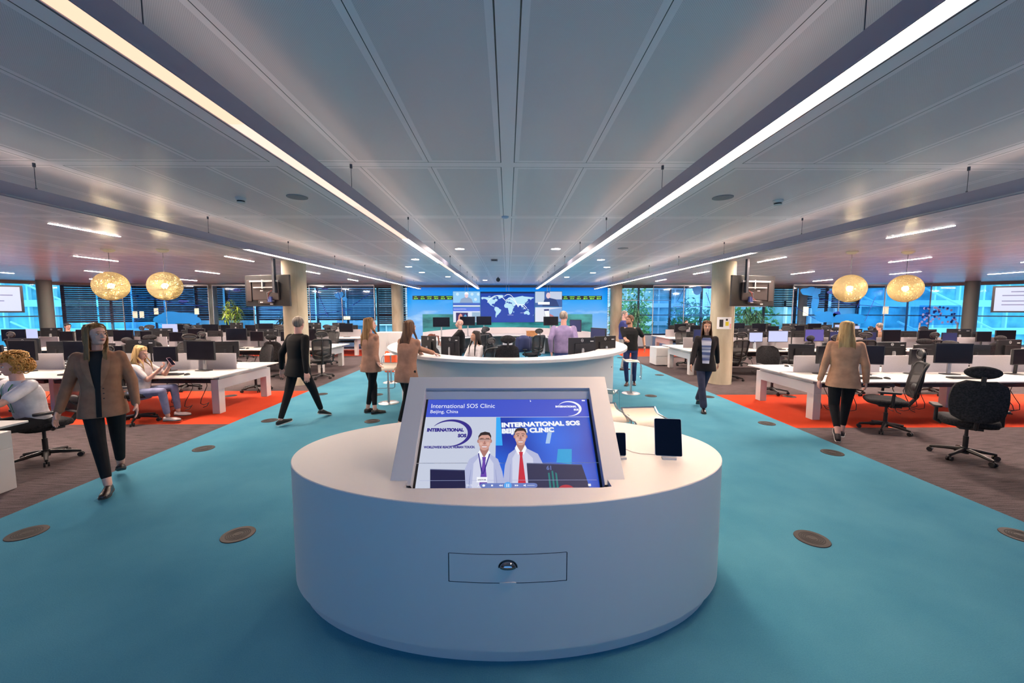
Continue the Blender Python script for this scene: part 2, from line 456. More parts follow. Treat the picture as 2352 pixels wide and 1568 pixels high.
def partition(x0, x1, y, label, decals, lines, papers):
    t_ = thing('glass_partition', label, 'glass partition', ((x0+x1)/2, y, 0))
    cx = (x0+x1)/2; W = x1-x0
    m = MB(); m.b2(-W/2, W/2, -.006, .006, .02, 2.9); obj('glass_panel', m, pg, t_, smooth=0)
    m = MB(); n = max(1, round(W/1.8))
    for k in range(n+1): m.b2(-W/2+k*W/n-.012, -W/2+k*W/n+.012, -.02, .02, 0, 2.9)
    m.b2(-W/2, W/2, -.03, .03, 2.88, 2.94); m.b2(-W/2, W/2, -.03, .03, 0, .05)
    obj('partition_frame', m, silver, t_, smooth=0)
    if decals:
        for mm, ds in ((deck, [d for d in decals if not d[-1]]), (deck2, [d for d in decals if d[-1]])):
            m = MB()
            for k, (ax, az, rx, rz, dk_) in enumerate(ds):
                P = blob2(ax-cx, az, rx, rz, seed=k+ax)
                m.add([(p[0], -.010-.005*k, p[1]) for p in P]+[(p[0], -.013-.005*k, p[1]) for p in P], [tuple(range(len(P), 2*len(P)))]+[(i, (i+1) % len(P), (i+1) % len(P)+len(P), i+len(P)) for i in range(len(P))])
            if ds: obj('map_decal', m, mm, t_, smooth=0)
    if lines:
        m = MB()
        for pts in lines: m.tube([(p[0]-cx, -.012, p[1]) for p in pts], .012, 4)
        obj('route_line_decal', m, deck2, t_)
    for k, (ax, az, w2, h2) in enumerate(papers):
        m = MB(); m.box((ax-cx, -.016, az), (w2, .004, h2)); obj('paper_note', m, mat('note_paper', (.62, .72, .60), .8), t_, smooth=0)
    return t_
partition(-17.2, -13.4, 17.9, 'tall glass partition with blue world map and taped notes, far left',
          [(-14.9, 1.45, .95, .28, 0), (-14.3, 1.35, .5, .2, 0), (-15.6, 1.4, .3, .2, 0), (-15.3, 2.65, .3, .08, 1), (-14.5, 2.2, .24, .06, 1)],
          [[(-16.9, 2.5), (-15, 2.15), (-13.5, 1.95)], [(-16.8, 1.3), (-15.4, 1.9), (-15.2, 2.6)]],
          [(-16.7, 1.6, .22, .30), (-16.4, 1.6, .2, .3), (-15.75, 1.75, .2, .28), (-15.7, 1.35, .26, .2), (-13.95, 1.75, .2, .28)])
partition(-13.2, -9.6, 17.9, 'glass partition in front of dark blinds, left of the hanging plant',
          [(-12.1, 2.7, .2, .06, 1)], [[(-13.1, 1.95), (-11.5, 1.85), (-9.7, 1.8)], [(-12.4, 2.8), (-12.7, 1.4)]], [(-12.7, 1.6, .2, .28)])
partition(-8.9, -6.0, 17.9, 'glass partition with small blue islands, right of the left column',
          [(-7.6, 2.45, .16, .14, 0), (-7.3, 2.3, .12, .1, 0), (-8.2, 2.75, .16, .04, 1), (-7.45, 2.5, .08, .12, 0)],
          [[(-8.6, 2.8), (-8.1, 1.5)], [(-8.8, 1.55), (-7, 1.85)], [(-7.0, 2.0), (-6.1, 2.6)], [(-7.6, 2.6), (-7.3, 1.4)]], [(-7.25, 1.45, .3, .16)])
partition(6.6, 9.4, 17.9, 'glass partition with blue map piece, between plant and right column',
          [(8.6, 2.7, .22, .22, 0), (9.1, 2.83, .14, .06, 1)], [[(8.0, 2.8), (7.7, 2.2), (8.3, 2.0)], [(9.0, 2.6), (9.4, 1.6)]], [])
partition(12.7, 18.9, 17.5, 'long glass partition with large blue world map, far right',
          [(13.5, 2.62, .42, .20, 0), (13.7, 2.2, .16, .5, 0), (14.3, 1.5, .5, .22, 0), (15.2, 1.42, .8, .24, 0), (13.9, 1.65, .22, .12, 0), (14.5, 2.6, .28, .08, 1), (15.2, 2.25, .26, .10, 1), (14.7, 1.6, .18, .14, 1)],
          [[(12.8, 1.95), (13.6, 1.5), (14.0, 1.3)], [(13.6, 2.35), (15.4, 2.05), (17.5, 1.9)], [(16.0, 1.3), (16.4, 2.4)], [(15.9, 2.7), (15.6, 1.9)]],
          [(16.9, 1.8, .26, .34), (13.3, 1.75, .24, .4)])
# round stickers on the right corner glass
m = MB()
for k in range(26):
    a, r_ = random.uniform(0, 2*PI), math.sqrt(random.random())
    m.cyl = None
    cx, cz = 19.0+.75*r_*math.cos(a), 1.62+.30*r_*math.sin(a)
    P = [(cx+.055*math.cos(2*PI*i/12), 16.2 + (0), cz+.045*math.sin(2*PI*i/12)) for i in range(12)]
t_ = thing('sticker_board', 'clear panel covered with round blue and violet stickers, right corner', 'sticker panel', (17.6, 15.9, 0))
m = MB(); m.b2(-.85, .85, -.004, .004, 1.2, 2.0); obj('panel', m, pg, t_, smooth=0)
m = MB(); m.b2(-.8, -.76, -.02, .02, 0, 1.3); m.b2(.76, .8, -.02, .02, 0, 1.3); obj('leg', m, silver, t_, smooth=0)
for nm, col, num, rr in (('sticker', (.01, .03, .25), 20, .05), ('sticker_pale', (.35, .38, .75), 26, .055)):
    for k in range(num):
        m = MB(); cx, cz = random.uniform(-.72, .72), random.uniform(1.27, 1.93)
        P = [(cx+rr*math.cos(2*PI*i/12), -.012 if num == 20 else -.008, cz+rr*.9*math.sin(2*PI*i/12)) for i in range(12)]
        m.add(P+[(p[0], -.005, p[2]) for p in P], [tuple(range(12))]+[(i, (i+1) % 12, (i+1) % 12+12, i+12) for i in range(12)])
        obj(nm.split('_')[0], m, mat(nm, col, .6), t_, smooth=0)

# ================================================================== MURAL, VIDEO WALL, CLOCKS
CONT = [  # rough coastlines, lon / lat
 [(-168,66),(-160,71),(-140,70),(-125,70),(-110,68),(-95,68),(-85,70),(-80,66),(-94,60),(-92,57),(-82,55),(-79,52),(-78,60),(-70,62),(-64,59),(-56,52),(-65,49),(-60,46),(-70,44),(-74,40),(-76,35),(-81,31),(-80,26),(-83,30),(-90,30),(-97,28),(-97,22),(-94,18),(-88,21),(-88,16),(-83,15),(-83,10),(-78,9),(-85,12),(-92,15),(-105,20),(-112,28),(-115,31),(-122,37),(-124,47),(-130,54),(-140,59),(-152,60),(-160,56),(-165,61)],
 [(-78,9),(-72,12),(-62,10),(-52,5),(-48,-1),(-36,-6),(-38,-14),(-42,-22),(-48,-27),(-56,-36),(-64,-41),(-67,-48),(-68,-54),(-74,-50),(-73,-38),(-70,-20),(-77,-12),(-81,-5),(-80,2)],
 [(-54,60),(-44,60),(-25,70),(-18,77),(-30,83),(-60,82),(-72,78),(-58,75),(-53,67)],
 [(-17,15),(-16,22),(-10,30),(-6,35),(10,37),(11,33),(20,31),(32,31),(36,23),(43,12),(51,11),(44,2),(40,-5),(40,-15),(35,-24),(31,-30),(25,-34),(18,-34),(13,-22),(12,-12),(9,-1),(9,4),(-4,5),(-9,5)],
 [(-9,37),(-9,43),(-2,44),(-4,48),(2,51),(8,54),(9,57),(12,55),(20,55),(24,59),(29,60),(22,60),(22,65),(18,62),(16,57),(11,59),(5,59),(6,62),(14,68),(26,71),(40,67),(44,68),(60,69),(72,72),(88,75),(104,78),(114,74),(140,72),(160,70),(178,68),(178,64),(163,60),(162,56),(156,51),(156,58),(142,59),(136,54),(141,50),(132,43),(127,39),(129,35),(126,35),(121,40),(118,38),(122,36),(121,31),(117,24),(109,21),(106,19),(109,12),(105,9),(101,13),(104,1),(98,10),(94,17),(88,22),(80,15),(77,8),(73,18),(67,24),(57,26),(50,30),(57,24),(59,22),(52,16),(43,13),(35,28),(36,36),(28,37),(24,38),(19,42),(14,45),(18,40),(12,38),(8,44),(0,41),(-2,37)],
 [(114,-22),(122,-17),(130,-12),(136,-12),(142,-11),(146,-19),(153,-26),(150,-37),(140,-38),(132,-32),(124,-33),(115,-34)],
 [(-5,50),(1,51),(0,54),(-3,58),(-6,56),(-3,54)], [(130,31),(140,36),(142,42),(145,44),(139,38),(133,35)],
 [(95,5),(104,-5),(106,-6),(100,0)], [(109,1),(117,6),(118,0),(114,-4),(110,-2)], [(131,-1),(141,-3),(150,-10),(142,-9),(134,-4)],
 [(44,-16),(50,-16),(47,-25),(44,-23)], [(167,-46),(174,-41),(178,-38),(174,-37),(172,-43)], [(-22,64),(-14,65),(-18,67),(-24,66)],
 [(-90,73),(-75,68),(-62,66),(-72,73),(-80,75)], [(-120,73),(-105,72),(-108,77),(-122,76)]]
mu = mat('mural_print', (0, 0, 0), .4)
N, L, b = nodes(mu)
t = N.new('ShaderNodeTexCoord'); s_ = N.new('ShaderNodeSeparateXYZ'); L.new(t.outputs['Object'], s_.inputs[0])
def mth(op, a, b_=None, c=None):
    n = N.new('ShaderNodeMath'); n.operation = op
    for i, v in enumerate((a, b_, c)):
        if v is None: continue
        if isinstance(v, (int, float)): n.inputs[i].default_value = v
        else: L.new(v, n.inputs[i])
    return n.outputs[0]
mr = N.new('ShaderNodeMapRange'); mr.inputs[1].default_value = 1.0; mr.inputs[2].default_value = 2.95; L.new(s_.outputs[2], mr.inputs[0])
r = N.new('ShaderNodeValToRGB'); L.new(mr.outputs[0], r.inputs[0])
r.color_ramp.elements[0].color = (.22, .50, .92, 1); r.color_ramp.elements[1].color = (0, .10, .62, 1); r.color_ramp.elements[1].position = 1
e = r.color_ramp.elements.new(.62); e.color = (0, .36, .95, 1); e = r.color_ramp.elements.new(.88); e.color = (0, .26, .86, 1)
mp = N.new('ShaderNodeMapping'); mp.inputs['Scale'].default_value = (.55, 1, 1.7); L.new(t.outputs['Object'], mp.inputs[0])
n1 = N.new('ShaderNodeTexNoise'); n1.inputs['Scale'].default_value = 1.5; n1.inputs['Detail'].default_value = 8; L.new(mp.outputs[0], n1.inputs['Vector'])
cr = N.new('ShaderNodeMapRange'); cr.inputs[1].default_value = .50; cr.inputs[2].default_value = .72; L.new(n1.outputs[0], cr.inputs[0])
ch = N.new('ShaderNodeMapRange'); ch.inputs[1].default_value = 2.45; ch.inputs[2].default_value = 1.5; L.new(s_.outputs[2], ch.inputs[0])
mx = N.new('ShaderNodeMix'); mx.data_type = 'RGBA'; mx.inputs[7].default_value = (.45, .70, .98, 1)
L.new(mth('MULTIPLY', cr.outputs[0], ch.outputs[0]), mx.inputs[0]); L.new(r.outputs[0], mx.inputs[6])
hill = mth('MULTIPLY', mth('LESS_THAN', s_.outputs[2], 1.60), mth('LESS_THAN', mth('ABSOLUTE', s_.outputs[0]), 4.15))
n2 = N.new('ShaderNodeTexNoise'); n2.inputs['Scale'].default_value = 2.2; n2.inputs['Detail'].default_value = 9; L.new(mp.outputs[0], n2.inputs['Vector'])
hr = N.new('ShaderNodeValToRGB'); L.new(n2.outputs[0], hr.inputs[0])
hr.color_ramp.elements[0].color = (.0, .10, .13, 1); hr.color_ramp.elements[1].color = (.06, .42, .42, 1); hr.color_ramp.elements[0].position = .3; hr.color_ramp.elements[1].position = .7
mx2 = N.new('ShaderNodeMix'); mx2.data_type = 'RGBA'; L.new(hill, mx2.inputs[0]); L.new(mx.outputs[2], mx2.inputs[6]); L.new(hr.outputs[0], mx2.inputs[7])
L.new(mx2.outputs[2], b.inputs['Emission Color']); b.inputs['Emission Strength'].default_value = .95*SCRN
m = MB(); m.b2(-4.88, 4.88, 19.30, 19.42, 0.0, 2.89)
o = obj('wall_mural', m, mu, smooth=0); tag(o, 'huge backlit blue sky and landscape mural behind the screens', 'wall mural')
m = MB()
for s in (-1, 1):
    for k in range(34): m.b2(s*4.89, s*4.97, 19.3, 19.33, .12+k*.082, .16+k*.082)
o = obj('edge_blind_glow', m, emi('edge_white', (.75, .85, 1), 1.0), bpy.data.objects['wall_mural'], smooth=0)  # white bars glow in place of daylight through the blinds behind

bez = mat('screen_bezel', (.012, .012, .016), .35)
YV = 18.55
def screen(name, label, x0, x1, z0, z1, y=YV, cat='screen', group=None):
    t_ = thing(name, label, cat, ((x0+x1)/2, y, (z0+z1)/2), 0, group)
    m = MB(); m.b2(-(x1-x0)/2, (x1-x0)/2, 0, .09, -(z1-z0)/2, (z1-z0)/2); obj('casing', m, bez, t_, smooth=0)
    return t_
def sheet(parent, name, polys, m_, dy, thick=0):
    """flat shapes lying on a screen that faces -Y"""
    m = MB()
    for P in polys: m.poly([(x, -.002-dy, z) for x, z in P])
    return obj(name, m, m_, parent, smooth=0)
def rc(x0, x1, z0, z1): return [(x0, z0), (x1, z0), (x1, z1), (x0, z1)]
TX = Matrix.Rotation(PI/2, 4, 'X')
def stext(parent, name, s, size, x, z, m_, dy=.006, bold=0, align='LEFT', shear=0, width=1.0):
    return text(name, s, size, Matrix.Translation((x, -.002-dy, z)) @ TX, m_, parent, bold*size, align, shear, width)
eW = emi('glow_white', (.95, .97, 1), 1.0); eW2 = emi('glow_white_soft', (.80, .86, 1), .9)
t_ = screen('video_wall', 'large central world map screen wall hung from the ceiling', -1.27, 1.27, 1.22, 2.66)
sheet(t_, 'display', [rc(-1.26, 1.26, -.71, .71)], emi('sea_blue', (.006, .055, .42), .95), 0)
sheet(t_, 'title_bar', [rc(-1.26, 1.26, .64, .71)], emi('bar_navy', (.0, .01, .08), 1), .002)
sheet(t_, 'map_land', [[(-1.26+(lo+170)/350*2.5, -.42+(la+45)/130*1.0) for lo, la in P] for P in CONT], emi('land', (.50, .80, .95), .95), .003)
m = MB()
for (ax, az, bx, bz, hh) in ((-.95, .22, -.1, .3, .28), (-.1, .3, .5, .0, .22), (.3, .1, .85, -.1, .12), (.5, .05, .9, -.05, .12), (-.15, .5, .45, .1, .25)):
    m.tube([(ax+(bx-ax)*k/14, -.008, az+(bz-az)*k/14+hh*4*(k/14)*(1-k/14)) for k in range(15)], .012, 4)
obj('route_arc', m, eW, t_)
m = MB()
for sx_ in (-.06, .06): m.b2(sx_-.012, sx_+.012, .03, .05, .70, HC-1.94)
obj('hanging_pole', m, steel, t_, smooth=0)
stext(t_, 'caption', 'Atlantic Ocean', .045, .0, -.38, eW); stext(t_, 'caption', 'Indian Ocean', .045, .60, -.28, eW)
t_ = screen('screen', 'upper left wall screen showing a speaker at a podium', -2.56, -1.285, 1.96, 2.68, group='screens flanking the map')
sheet(t_, 'display', [rc(-.63, .63, -.35, .35)], emi('pale_blue', (.30, .62, .95), .95), 0)
sheet(t_, 'desk_band', [rc(-.63, .63, -.30, -.18)], emi('band_blue', (.06, .16, .62), .9), .002)
sheet(t_, 'desk_band', [rc(-.63, .63, -.35, -.30)], eW, .002)
sheet(t_, 'speaker_body', [[(-.32, -.18), (-.26, .0), (-.1, .07), (.12, .07), (.24, .0), (.3, -.18)]], emi('suit_grey', (.30, .42, .62), .9), .003)
sheet(t_, 'speaker_head', [[(.0+.085*math.cos(k*PI/8), .17+.125*math.sin(k*PI/8)) for k in range(16)]], emi('face_pink', (.85, .62, .68), .95), .004)
sheet(t_, 'speaker_hair', [[(.0+.10*math.cos(k*PI/8), .21+.11*math.sin(k*PI/8)) for k in range(9)]], eW, .005)
sheet(t_, 'backdrop_emblem', [[(cx+.07*math.cos(k*PI/8), cz+.07*math.sin(k*PI/8)) for k in range(16)] for cx, cz in ((-.42, .22), (.26, .22), (.55, .22), (.42, -.02))], emi('emblem', (.62, .85, 1), .95), .002)
m = MB()
for sx_ in (-.06, .06): m.b2(sx_-.012, sx_+.012, .03, .05, .35, HC-2.32)
obj('hanging_pole', m, steel, t_, smooth=0)
t_ = screen('screen', 'lower left wall screen with blue header and pictures', -2.56, -1.285, 1.22, 1.94, group='screens flanking the map')
sheet(t_, 'display', [rc(-.63, .63, -.35, .35)], eW2, 0)
sheet(t_, 'header', [rc(-.63, .63, .17, .35)], emi('header_blue', (.10, .20, .80), .95), .002)
sheet(t_, 'picture', [rc(-.50, .06, -.35, .10)], emi('pic_dark', (.03, .02, .14), .9), .002)
sheet(t_, 'picture', [rc(.25, .62, -.33, .12)], emi('pic_grey', (.35, .52, .70), .9), .002)
sheet(t_, 'figure', [[(-.42, -.33), (-.38, -.05), (-.30, .06), (-.22, .02), (-.19, -.12), (-.2, -.33)]], emi('fig_orange', (.9, .35, .25), .9), .003)
sheet(t_, 'figure', [[(-.14, -.33), (-.14, -.08), (-.07, .03), (0, -.05), (.03, -.33)]], emi('fig_blue', (.10, .45, .8), .9), .003)
stext(t_, 'caption', 'International SOS Clinic', .06, -.60, .25, eW)
t_ = screen('screen', 'upper right wall screen with a news interview', 1.285, 2.56, 1.96, 2.68, group='screens flanking the map')
sheet(t_, 'display', [rc(-.63, .63, -.35, .35)], emi('news_blue', (.05, .14, .42), .9), 0)
sheet(t_, 'picture', [rc(-.63, -.2, -.18, .34)], emi('news_pale', (.55, .68, .85), .9), .002)
sheet(t_, 'picture', [rc(.05, .62, -.02, .34)], emi('news_pale2', (.60, .68, .85), .9), .002)
sheet(t_, 'speaker_body', [[(-.3, -.35), (-.2, -.02), (.05, .05), (.35, -.02), (.5, -.35)]], emi('news_suit', (.02, .06, .22), .9), .003)
sheet(t_, 'speaker_head', [[(-.02+.10*math.cos(k*PI/8), .16+.14*math.sin(k*PI/8)) for k in range(16)]], emi('face_pink', (.85, .62, .68), .95), .004)
sheet(t_, 'caption_band', [rc(-.5, .05, -.26, -.14)], eW, .004)
m = MB()
for sx_ in (-.06, .06): m.b2(sx_-.012, sx_+.012, .03, .05, .35, HC-2.32)
obj('hanging_pole', m, steel, t_, smooth=0)
t_ = screen('screen', 'lower right wall screen showing a hand holding a phone', 1.285, 2.56, 1.22, 1.94, group='screens flanking the map')
sheet(t_, 'display', [rc(-.63, .63, -.33, .35)], eW2, 0)
sheet(t_, 'picture_sky', [[(.05, -.33), (.05, .25), (.63, .33), (.63, -.33)]], emi('pic_sky', (.25, .45, .8), .9), .002)
sheet(t_, 'picture_phone', [[(-.22, .26), (.02, .27), (.08, -.22), (-.14, -.25)]], emi('ph_dark', (.03, .04, .2), .9), .003)
sheet(t_, 'picture_phone_screen', [[(-.20, .18), (.02, .19), (.06, -.17), (-.13, -.19)]], eW, .004)
sheet(t_, 'picture_hand', [[(.05, .05), (.2, -.02), (.4, -.2), (.42, -.33), (.0, -.33), (-.05, -.25), (.08, -.22)]], emi('hand_pink', (.62, .22, .25), .9), .003)
sheet(t_, 'picture_cup', [[(-.35+.21*math.cos(k*PI/10), .0+.26*math.sin(k*PI/10)) for k in range(20)]], emi('cup', (.78, .80, .9), .95), .0025)
# LED clock strips
led = emi('led_green', (.35, 1.0, .10), 1.3)
for x0, x1, names, times, lb in ((-4.60, -2.64, ['PHIL', 'OSLO', 'LONDON', 'GENEVA', 'DUBAI', 'SINGAPORE'], ['12:14', '16:14', '17:14', '19:14', '19:14', '00:14'], 'black LED world clock strip left of the wall screens'),
                                 (2.64, 4.58, ['PARIS', 'LONDON', 'PARIS', 'DUBAI', 'SINGAPORE', 'SYDNEY'], ['17:14', '17:14', '18:14', '20:14', '00:14', '03:14'], 'black LED world clock strip right of the wall screens')):
    t_ = screen('clock_display', lb, x0, x1, 2.30, 2.49, 19.2, 'clock display')
    for k in range(6):
        xx = -(x1-x0)/2+.16+k*.325
        stext(t_, 'city_name', names[k], .055, xx, .03, led, .002, .02, 'CENTER')
        stext(t_, 'time', times[k], .09, xx, -.07, led, .002, .02, 'CENTER')

# ================================================================== LAMPS
warm = (1.0, .80, .66); coolw = (1.0, .93, .88); pinkw = (1.0, .62, .50)
strip_house = mat('strip_housing', (.34, .33, .42), .38, .35)
def strip(x, label, segs, up=None, y0=1.0, y1=16.9):
    zb, zt, wd_ = 2.70, 2.79, .085
    t_ = thing('linear_pendant_lamp', label, 'linear lamp', (x, 0, zb))
    m = MB()
    for sx_ in (-1, 1): m.b2(sx_*wd_/2-.004*sx_*0-.003, sx_*wd_/2+.003, y0, y1, 0, zt-zb)
    m.b2(-wd_/2, wd_/2, y0, y1, .035, .045); m.b2(-wd_/2, wd_/2, y0-.004, y0, 0, zt-zb); m.b2(-wd_/2, wd_/2, y1, y1+.004, 0, zt-zb)
    if up is None: m.b2(-wd_/2, wd_/2, y0, y1, zt-zb-.006, zt-zb)
    obj('housing', m, strip_house, t_, smooth=0)
    for (a, b_, col, st) in segs:
        m = MB(); m.b2(-wd_/2+.003, wd_/2-.003, a, b_, .004, .012)
        obj('diffuser', m, emi('strip_%d_%d_%d' % (col[1]*100, col[2]*100, st*10), col, st*(LAMP if st > 2 else 1)) if st else mat('diffuser_off', (.5, .5, .55), .4), t_, smooth=0)
    if up:
        m = MB(); m.b2(-.03, .03, up[0], up[1], zt-zb-.004, zt-zb+.002); obj('uplight', m, emi('uplight', (1, .86, .74), 3), t_, smooth=0)
    else:
        m = MB(); m.b2(-.03, .03, y0+.1, y1-.1, zt-zb-.001, zt-zb+.002); obj('uplight', m, emi('added_uplight', (1, .82, .68), 1.6), t_, smooth=0)  # inner lamps: upward glow added to brighten the ceiling
    if up:
        m = MB(); m.b2(-.03, .03, up[1]+.1, y1-.1, zt-zb-.004, zt-zb+.002); obj('uplight', m, emi('added_outer_uplight', (1, .82, .68), 4.5), t_, smooth=0)  # rest of the outer length: upward glow added to lift the ceiling
    y = 1.44
    while y < y1:
        m = MB(); m.tube([(0, y, zt-zb), (0, y, HC-zb)], .0022, 5); m.tube([(0, y, zt-zb), (0, y, zt-zb+.02)], .007, 6); m.tube([(0, y, HC-zb-.03), (0, y, HC-zb)], .010, 6)
        obj('suspension_cable', m, dk, t_); y += 1.8
strip(-1.24, 'long glowing linear lamp left of the ceiling centre, pinkish near end', [(1.0, 1.9, (1, .60, .42), 1.35), (1.9, 3.35, (1, .66, .54), 1.35), (3.35, 4.9, (1, .62, .50), 1.3), (4.9, 7.4, (1, .80, .64), 4), (7.4, 9.6, (1, .74, .66), 1.2), (9.6, 16.9, (1, .78, .82), 5)])
strip(1.24, 'long bright white linear lamp right of the ceiling centre', [(1.0, 5.2, (1, .70, .48), 6), (5.2, 7.6, (1, .80, .68), 6), (7.6, 9.8, (1, .68, .56), 4), (9.8, 16.9, (1, .80, .84), 5)])
strip(-3.72, 'outer left linear lamp, unlit near end with uplight on top', [(1.0, 5.75, (1, 1, 1), 0), (5.8, 16.9, (1, .74, .54), 5)], up=(1.2, 5.7))
strip(3.72, 'outer right linear lamp, unlit near end with uplight on top', [(1.0, 6.0, (1, 1, 1), 0), (6.1, 16.9, (1, .74, .54), 5)], up=(1.2, 5.7))
slot = emi('slot_white', (1, .80, .66), 92*LAMP)
ol = ['innermost', 'second', 'third', 'outermost']
for s, sd in ((-1, 'left'), (1, 'right')):
    for i, x in enumerate((6.15, 9.4, 12.7, 16.0)):
        for j, y in enumerate((5.95, 9.25, 12.6, 15.9)):
            if i == 3 and j == 0: continue
            m = MB(); m.b2(-.016, .016, -.48, .48, -.0015, .004)
            o = obj('recessed_linear_light', m, slot, smooth=0, loc=(s*x, y, HC)); tag(o, '%s row %s slot light in the %s half of ceiling' % (['nearest', 'second', 'third', 'farthest'][j], ol[i], sd), 'ceiling light', 'slot lights over the desks')
dle = emi('downlight_white', (1, .84, .74), 14*LAMP)
for i, (x, y) in enumerate([(-.91, 7.63), (.92, 7.61), (-2.13, 9.23), (-2.68, 10.83), (-2.68, 12.49), (-2.12, 14.16), (2.17, 9.26), (2.72, 10.89), (2.70, 12.58), (2.13, 14.3), (-.9, 15.85)]):
    t_ = thing('downlight', '%s round downlight %s of the ceiling centre, counted from the viewer' % (ORD[[0, 0, 1, 2, 3, 4, 1, 2, 3, 4, 5][i]], 'left' if x < 0 else 'right'), 'ceiling light', (x, y, HC), 0, 'round downlights over the reception')
    m = MB(); m.lathe([(.105, 0), (.105, -.006), (.085, -.008), (.085, -.001)], 24, cap=False); obj('rim', m, white, t_)
    m = MB(); m.lathe([(.084, -.001), (.084, -.004)], 24); obj('lens', m, dle, t_, smooth=0)
# woven ball pendants
thr = mat('pendant_thread', (.92, .80, .48), .6)
N, L, b = nodes(thr)
b.inputs['Subsurface Weight'].default_value = 0
tl = N.new('ShaderNodeBsdfTranslucent'); tl.inputs[0].default_value = (1.0, .86, .50, 1); ms = N.new('ShaderNodeMixShader'); ms.inputs[0].default_value = .5
outn = [n for n in N if n.type == 'OUTPUT_MATERIAL'][0]
L.new(b.outputs[0], ms.inputs[1]); L.new(tl.outputs[0], ms.inputs[2]); L.new(ms.outputs[0], outn.inputs[0])
ball = MB(); rnd = random.Random(3)
for k in range(330):
    ax = Vector((rnd.gauss(0, 1), rnd.gauss(0, 1), rnd.gauss(0, 1))).normalized()
    u = ax.orthogonal().normalized(); v = ax.cross(u); off = rnd.uniform(-.12, .12); rr = math.sqrt(.272**2-off**2)
    n = 36; pts = [ax*off + (u*math.cos(2*PI*i/n)+v*math.sin(2*PI*i/n))*rr for i in range(n+1)]
    ball.tube(pts, .0026, 3, cap=False)
ballme = None
for i, (x, y, z, lb) in enumerate([(-7.70, 7.8, 2.30, 'farther left of the two yellow woven ball lamps on the left'), (-6.66, 7.8, 2.30, 'yellow woven ball lamp on the left, nearer to the centre'),
                                  (6.87, 7.9, 2.265, 'yellow woven ball lamp on the right, nearer to the centre'), (8.0, 7.9, 2.265, 'rightmost yellow woven ball lamp')]):
    t_ = thing('woven_pendant_lamp', lb, 'pendant lamp', (x, y, z), 0, 'woven ball pendant lamps')
    if ballme is None:
        o = obj('lamp_shade', ball, thr, t_, smooth=60); ballme = o.data
    else:
        o = bpy.data.objects.new('lamp_shade', ballme); C.objects.link(o); o.parent = t_
    m = MB(); m.ell((0, 0, 0), (.052, .052, .055)); obj('bulb', m, emi('bulb', (1.0, .78, .46), 34*LAMP), t_, smooth=180)
    m = MB(); m.tube([(0, 0, .05), (0, 0, .10)], .02, 10); obj('lamp_socket', m, mat('brass', (.5, .35, .12), .3, 1), t_)
    m = MB(); m.tube([(0, 0, .10), (0, 0, HC-z-.03)], .004, 6); obj('cord', m, black, t_)
    m = MB(); m.lathe([(.005, -.06), (.06, -.05), (.10, -.02), (.10, 0)], 24); obj('canopy', m, mat('canopy_cream', (.72, .66, .48), .4), t_, loc=(0, 0, HC-z))
# smoke detectors, speakers, sensors
for x, y, s in ((-2.75, 4.2, 'left'), (2.85, 4.23, 'right')):
    t_ = thing('smoke_detector', 'round white smoke detector on the %s side of the ceiling' % s, 'smoke detector', (x, y, HC))
    m = MB(); m.lathe([(.05, 0), (.05, -.012), (.042, -.02), (.042, -.03)], 24); m.lathe([(.042, -.045), (.03, -.055)], 24); obj('housing', m, white, t_)
    m = MB(); m.lathe([(.036, -.03), (.036, -.045)], 16); obj('sensor_vent', m, black, t_)
for x, y, s in ((-2.15, 4.16, 'left, near the left smoke detector'), (2.21, 4.13, 'right, near the right smoke detector'), (2.18, 7.54, 'right, beside the bright linear lamp')):
    m = MB(); m.lathe([(.10, 0), (.10, -.006), (.0852, -.009)], 28); o = obj('ceiling_speaker', m, mat('speaker_grille', (.22, .22, .24), .6), loc=(x, y, HC)); tag(o, 'flat round ceiling speaker, ' + s, 'ceiling speaker')
t_ = thing('sensor', 'small dark sensor box on the ceiling left of centre', 'sensor', (-.31, 9.29, HC)); m = MB(); m.box((0, 0, -.02), (.16, .12, .04)); obj('housing', m, alu, t_, bevel=.008); m = MB(); m.box((0, -.062, -.022), (.12, .006, .02)); obj('window', m, blackg, t_)
t_ = thing('security_camera', 'small round dome camera on the ceiling before the wall screens', 'camera', (-.34, 14.3, HC)); m = MB(); m.tube([(0, 0, 0), (0, 0, -.06)], .03, 12); obj('mount', m, alu, t_); m = MB(); m.ell((0, 0, -.10), (.075, .075, .075)); obj('dome', m, darkm, t_, smooth=180)
m = MB(); m.lathe([(.045, 0), (.045, -.01), (.03, -.02)], 20); o = obj('ceiling_sensor', m, mat('sensor_blue', (.35, .5, .7), .4), loc=(-.03, 5.0, HC)); tag(o, 'tiny round sensor in the central ceiling strip', 'sensor')

